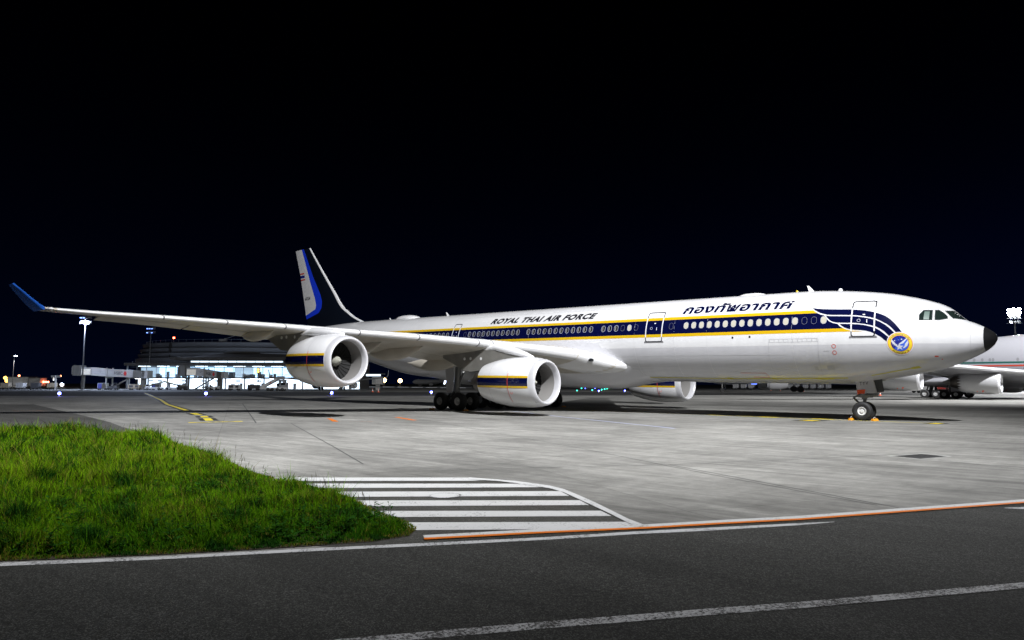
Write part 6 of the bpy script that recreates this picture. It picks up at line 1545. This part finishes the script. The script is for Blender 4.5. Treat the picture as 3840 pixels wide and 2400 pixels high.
# lamps scattered at far left
for i, (u, v, m, r_, lb) in enumerate(((27, 1421, 'amber_lamp', 1.0, 'amber lamp by the far left mast foot, upper'), (33, 1432, 'amber_lamp', 1.0, 'amber lamp by the far left mast foot, lower left'), (44, 1432, 'amber_lamp', 1.0, 'amber lamp by the far left mast foot, lower right'), (62, 1432, 'red_lamp', .6, 'red lamp right of the amber lamps'), (78, 1413, 'red_lamp', .55, 'red lamp above the far left containers'), (159, 1436, 'red_lamp', .55, 'first red lamp of the row at left'), (171, 1436, 'red_lamp', .55, 'second red lamp of the row at left'), (180, 1436, 'red_lamp', .5, 'third red lamp of the row at left'), (188, 1436, 'red_lamp', .5, 'fourth red lamp of the row at left'), (233, 1414, 'red_lamp', .5, 'red lamp right of the sign gantry'), (240, 1446, 'head_lamp', .6, 'white vehicle lamp beneath the sign gantry'))):
    d = 420 if v < 1440 else 300; z = 2.05 + (1440 - v) / 2630 * d; t = bgt('distant_lamp', lb, 'lamp', (u - 1920) / 2630 * d, d, 0, 'small lamps in the distance at far left')
    b = MB(); b.cyl((0, 0, 0), (0, 0, max(z - .3, .1)), .09, n=6); b.build('post', 'mast_steel', t); b = MB(); b.sphere((0, 0, z), r_, 8); b.build('bulb', m, t)
t = bgt('sign_gantry', 'T-shaped sign post in the dark at left with a small lit panel', 'sign', -139.3, 215)
part('post', 'bridge_grey', t, [((0, 0, 2.2), (.32, .32, 4.4))]); part('board', 'bridge_dark', t, [((0, 0, 4.05), (2.9, .25, .65))]); part('lit_panel', 'lit_louvre', t, [((-.55, -.2, 3.2), (.3, .2, .9))])
t = bgt('cargo_shed', 'lit pale shed at the far left edge', 'building', -292, 420)
part('wall', 'cart_white', t, [((0, 0, 3.0), (12, 8, 5.0)), ((9, 0, 2.6), (7, 6, 4.6))]); part('roof', 'dark_cladding', t, [((0, 0, 5.7), (13, 9, .4)), ((9, -.2, 5.1), (8, 7, .4))])
t = bgt('signal_lamp', 'amber two-lamp signal box hanging in front of the lit hall', 'signal', -79.0, 219)
part('post', 'gear_dark', t, [((0, .2, 3.2), (.18, .18, 6.4))]); part('box', 'cart_dark', t, [((0, 0, 6.0), (.9, .4, 1.7))])
for z in (6.35, 5.65): part('lens', 'amber_lamp', t, [((0.05, -.22, z), (.55, .06, .5))])
def tree_row():
    mat('dark_leaf', (0.03, 0.045, 0.015), .8)
    rs = np.random.RandomState(5); V, F = [], []
    for i in range(5200):
        u = rs.uniform(0, 1); r = -95 + 75 * u; hmax = 4.5 + 1.8 * math.sin(u * 23) + 1.2 * math.sin(u * 57 + 1)
        c = Vector((r, rs.uniform(-3, 3), rs.uniform(.2, hmax))); a = rs.normal(0, .5, (3, 3)); b0 = len(V)
        p = bg(c.x, 700 + c.y, c.z)
        for q in a: V.append(tuple(p + Vector(q)))
        F.append((b0, b0 + 1, b0 + 2))
    me = bpy.data.meshes.new('distant_trees'); me.from_pydata(V, [], F); me.materials.append(MATS['dark_leaf'])
    tag(link('distant_trees', me), 'dark line of far-off trees under the fuselage', 'trees', kind='stuff')
tree_row()
# =================================================================== FLOODLIGHT MASTS
mat('lamp_on', (0.9, 0.9, 1.0), 0.5, emit=(0.80, 0.88, 1.0), estr=60.0)
mat('lamp_blue_on', (0.6, 0.7, 1.0), 0.5, emit=(0.16, 0.28, 1.0), estr=6.0)
mat('lamp_housing', (0.08, 0.08, 0.085), 0.5)
def mast(loc, h, lab, rz=0.0, power=0.0, aim=None, heads=(-1.3, -.45, .45, 1.3), color=(0.97, 0.98, 1.0), lamp='lamp_on', lit=None, cone=160, size=0.7, tiers=1, hs=1.0, rad=.24):
    t = thing('floodlight_mast', lab, 'light mast', loc, rz, 'apron floodlight masts')
    b = MB(); b.cyl((0, 0, 0), (0, 0, h), rad, rad * .5, n=16); b.cyl((0, 0, 0), (0, 0, .5), rad * 1.4, rad * 1.4, n=16); b.build('pole', 'mast_steel', t)
    b = MB()
    for k in range(tiers): b.box((0, 0, h - .2 - 1.5 * k), (3.6 * hs, .16, .16)); b.box((0, 0, h - .2 - 1.5 * k), (.5, .5, .3))
    b.build('crossarm', 'mast_steel', t, smooth=False)
    M_ = Matrix.Rotation(R(-40), 3, 'X')
    for k in range(tiers):
        for i, x in enumerate(heads):
            z = h + .25 - 1.5 * k; on = lit is None or (k, i) in lit
            b = MB(); b.box((x * hs, .05, z), (.66 * hs, .30 * hs, .62 * hs), M=M_); b.build('lamp_housing', 'lamp_housing', t, smooth=False)
            b = MB(); b.box((x * hs, -.14 * hs, z - .17 * hs), (.58 * hs, .04, .54 * hs), M=M_); b.build('lamp_glass', lamp if on else 'lamp_housing', t, smooth=False)
    if power:
        L = bpy.data.lights.new('floodlight', 'SPOT'); L.energy = power; L.color = color; L.shadow_soft_size = size; L.spot_size = R(cone); L.spot_blend = 1.0
        lo = bpy.data.objects.new('floodlight', L); COL.objects.link(lo); lo.parent = t
        p = Vector((0, -1.2, h - 1.2)); lo.location = p
        tgt = Matrix.Rotation(-rz, 3, 'Z') @ (Vector(aim) - Vector(loc)) - p
        lo.rotation_euler = tgt.to_track_quat('-Z', 'Y').to_euler()
    return t
mast((22.0, -32.0, 0), 45.0, 'tall steel floodlight mast lighting the apron, beyond the right edge of the picture', R(-70), FLOOD_W, (-62.0, -5.0, 0.0), cone=FLOOD_CONE, size=0.8)
mat('lamp_blaze', (1, 1, 1), 0.5, emit=(0.88, 0.92, 1.0), estr=500.0)
t = mast(bg(165.5, 230), 24.0, 'blazing white floodlight mast behind the jumbo jet at the right edge', BG_RZ, FAR_FLOOD_W, (-20.0, 80.0, 0.0), cone=150, tiers=2, heads=(-1.0, 0.0, 1.0), lamp='lamp_housing', hs=1.4, rad=.42)
for k in range(14):           # crown of lamps round the mast head
    a = 2 * math.pi * (k % 7) / 7 + .4 * (k // 7); z = 25.4 + 1.25 * (k // 7); M_ = Matrix.Rotation(a, 3, 'Z') @ Matrix.Rotation(R(25), 3, 'Y')
    b = MB(); b.box((1.45 * math.cos(a), 1.45 * math.sin(a), z), (.3, 1.0, 1.0), M=M_); b.build('lamp_housing', 'lamp_housing', t, smooth=False)
    b = MB(); b.box((1.64 * math.cos(a), 1.64 * math.sin(a), z - .08), (.06, .9, .9), M=M_); b.build('lamp_glass', 'lamp_blaze', t, smooth=False)
mast((24.0, 58.0, 0), 42.0, 'added unseen floodlight mast brightening the jumbo jet stand, beyond the right edge of the picture', R(-20), STAND_FILL_W, (-30.0, 85.0, 0.0), cone=110, size=0.8)  # extra mast out of view, added to brighten the stand and far apron
mast(bg(-123.9, 203), 21.0, 'tall floodlight mast beside the left boarding bridge under the wing tip', BG_RZ, HALL_FLOOD_W, tuple(bg(-130, 225)), lamp='lamp_blue_on', color=(0.6, 0.72, 1.0), tiers=2, lit=((0, 0), (0, 1), (1, 1)), cone=140)
mast(bg(-135.2, 262), 22.4, 'floodlight mast rising behind the lit hall', BG_RZ, HALL_FLOOD_W, tuple(bg(-120, 215)), lamp='lamp_blue_on', color=(0.6, 0.72, 1.0), tiers=2, lit=((0, 0), (0, 1), (0, 2), (1, 0), (1, 2)), cone=150)
mast(bg(-285.0, 402), 17.5, 'small floodlight mast at the far left edge', BG_RZ, HALL_FLOOD_W * .6, tuple(bg(-290, 395)), lit=((0, 3), (0, 2)), cone=140, hs=1.2)
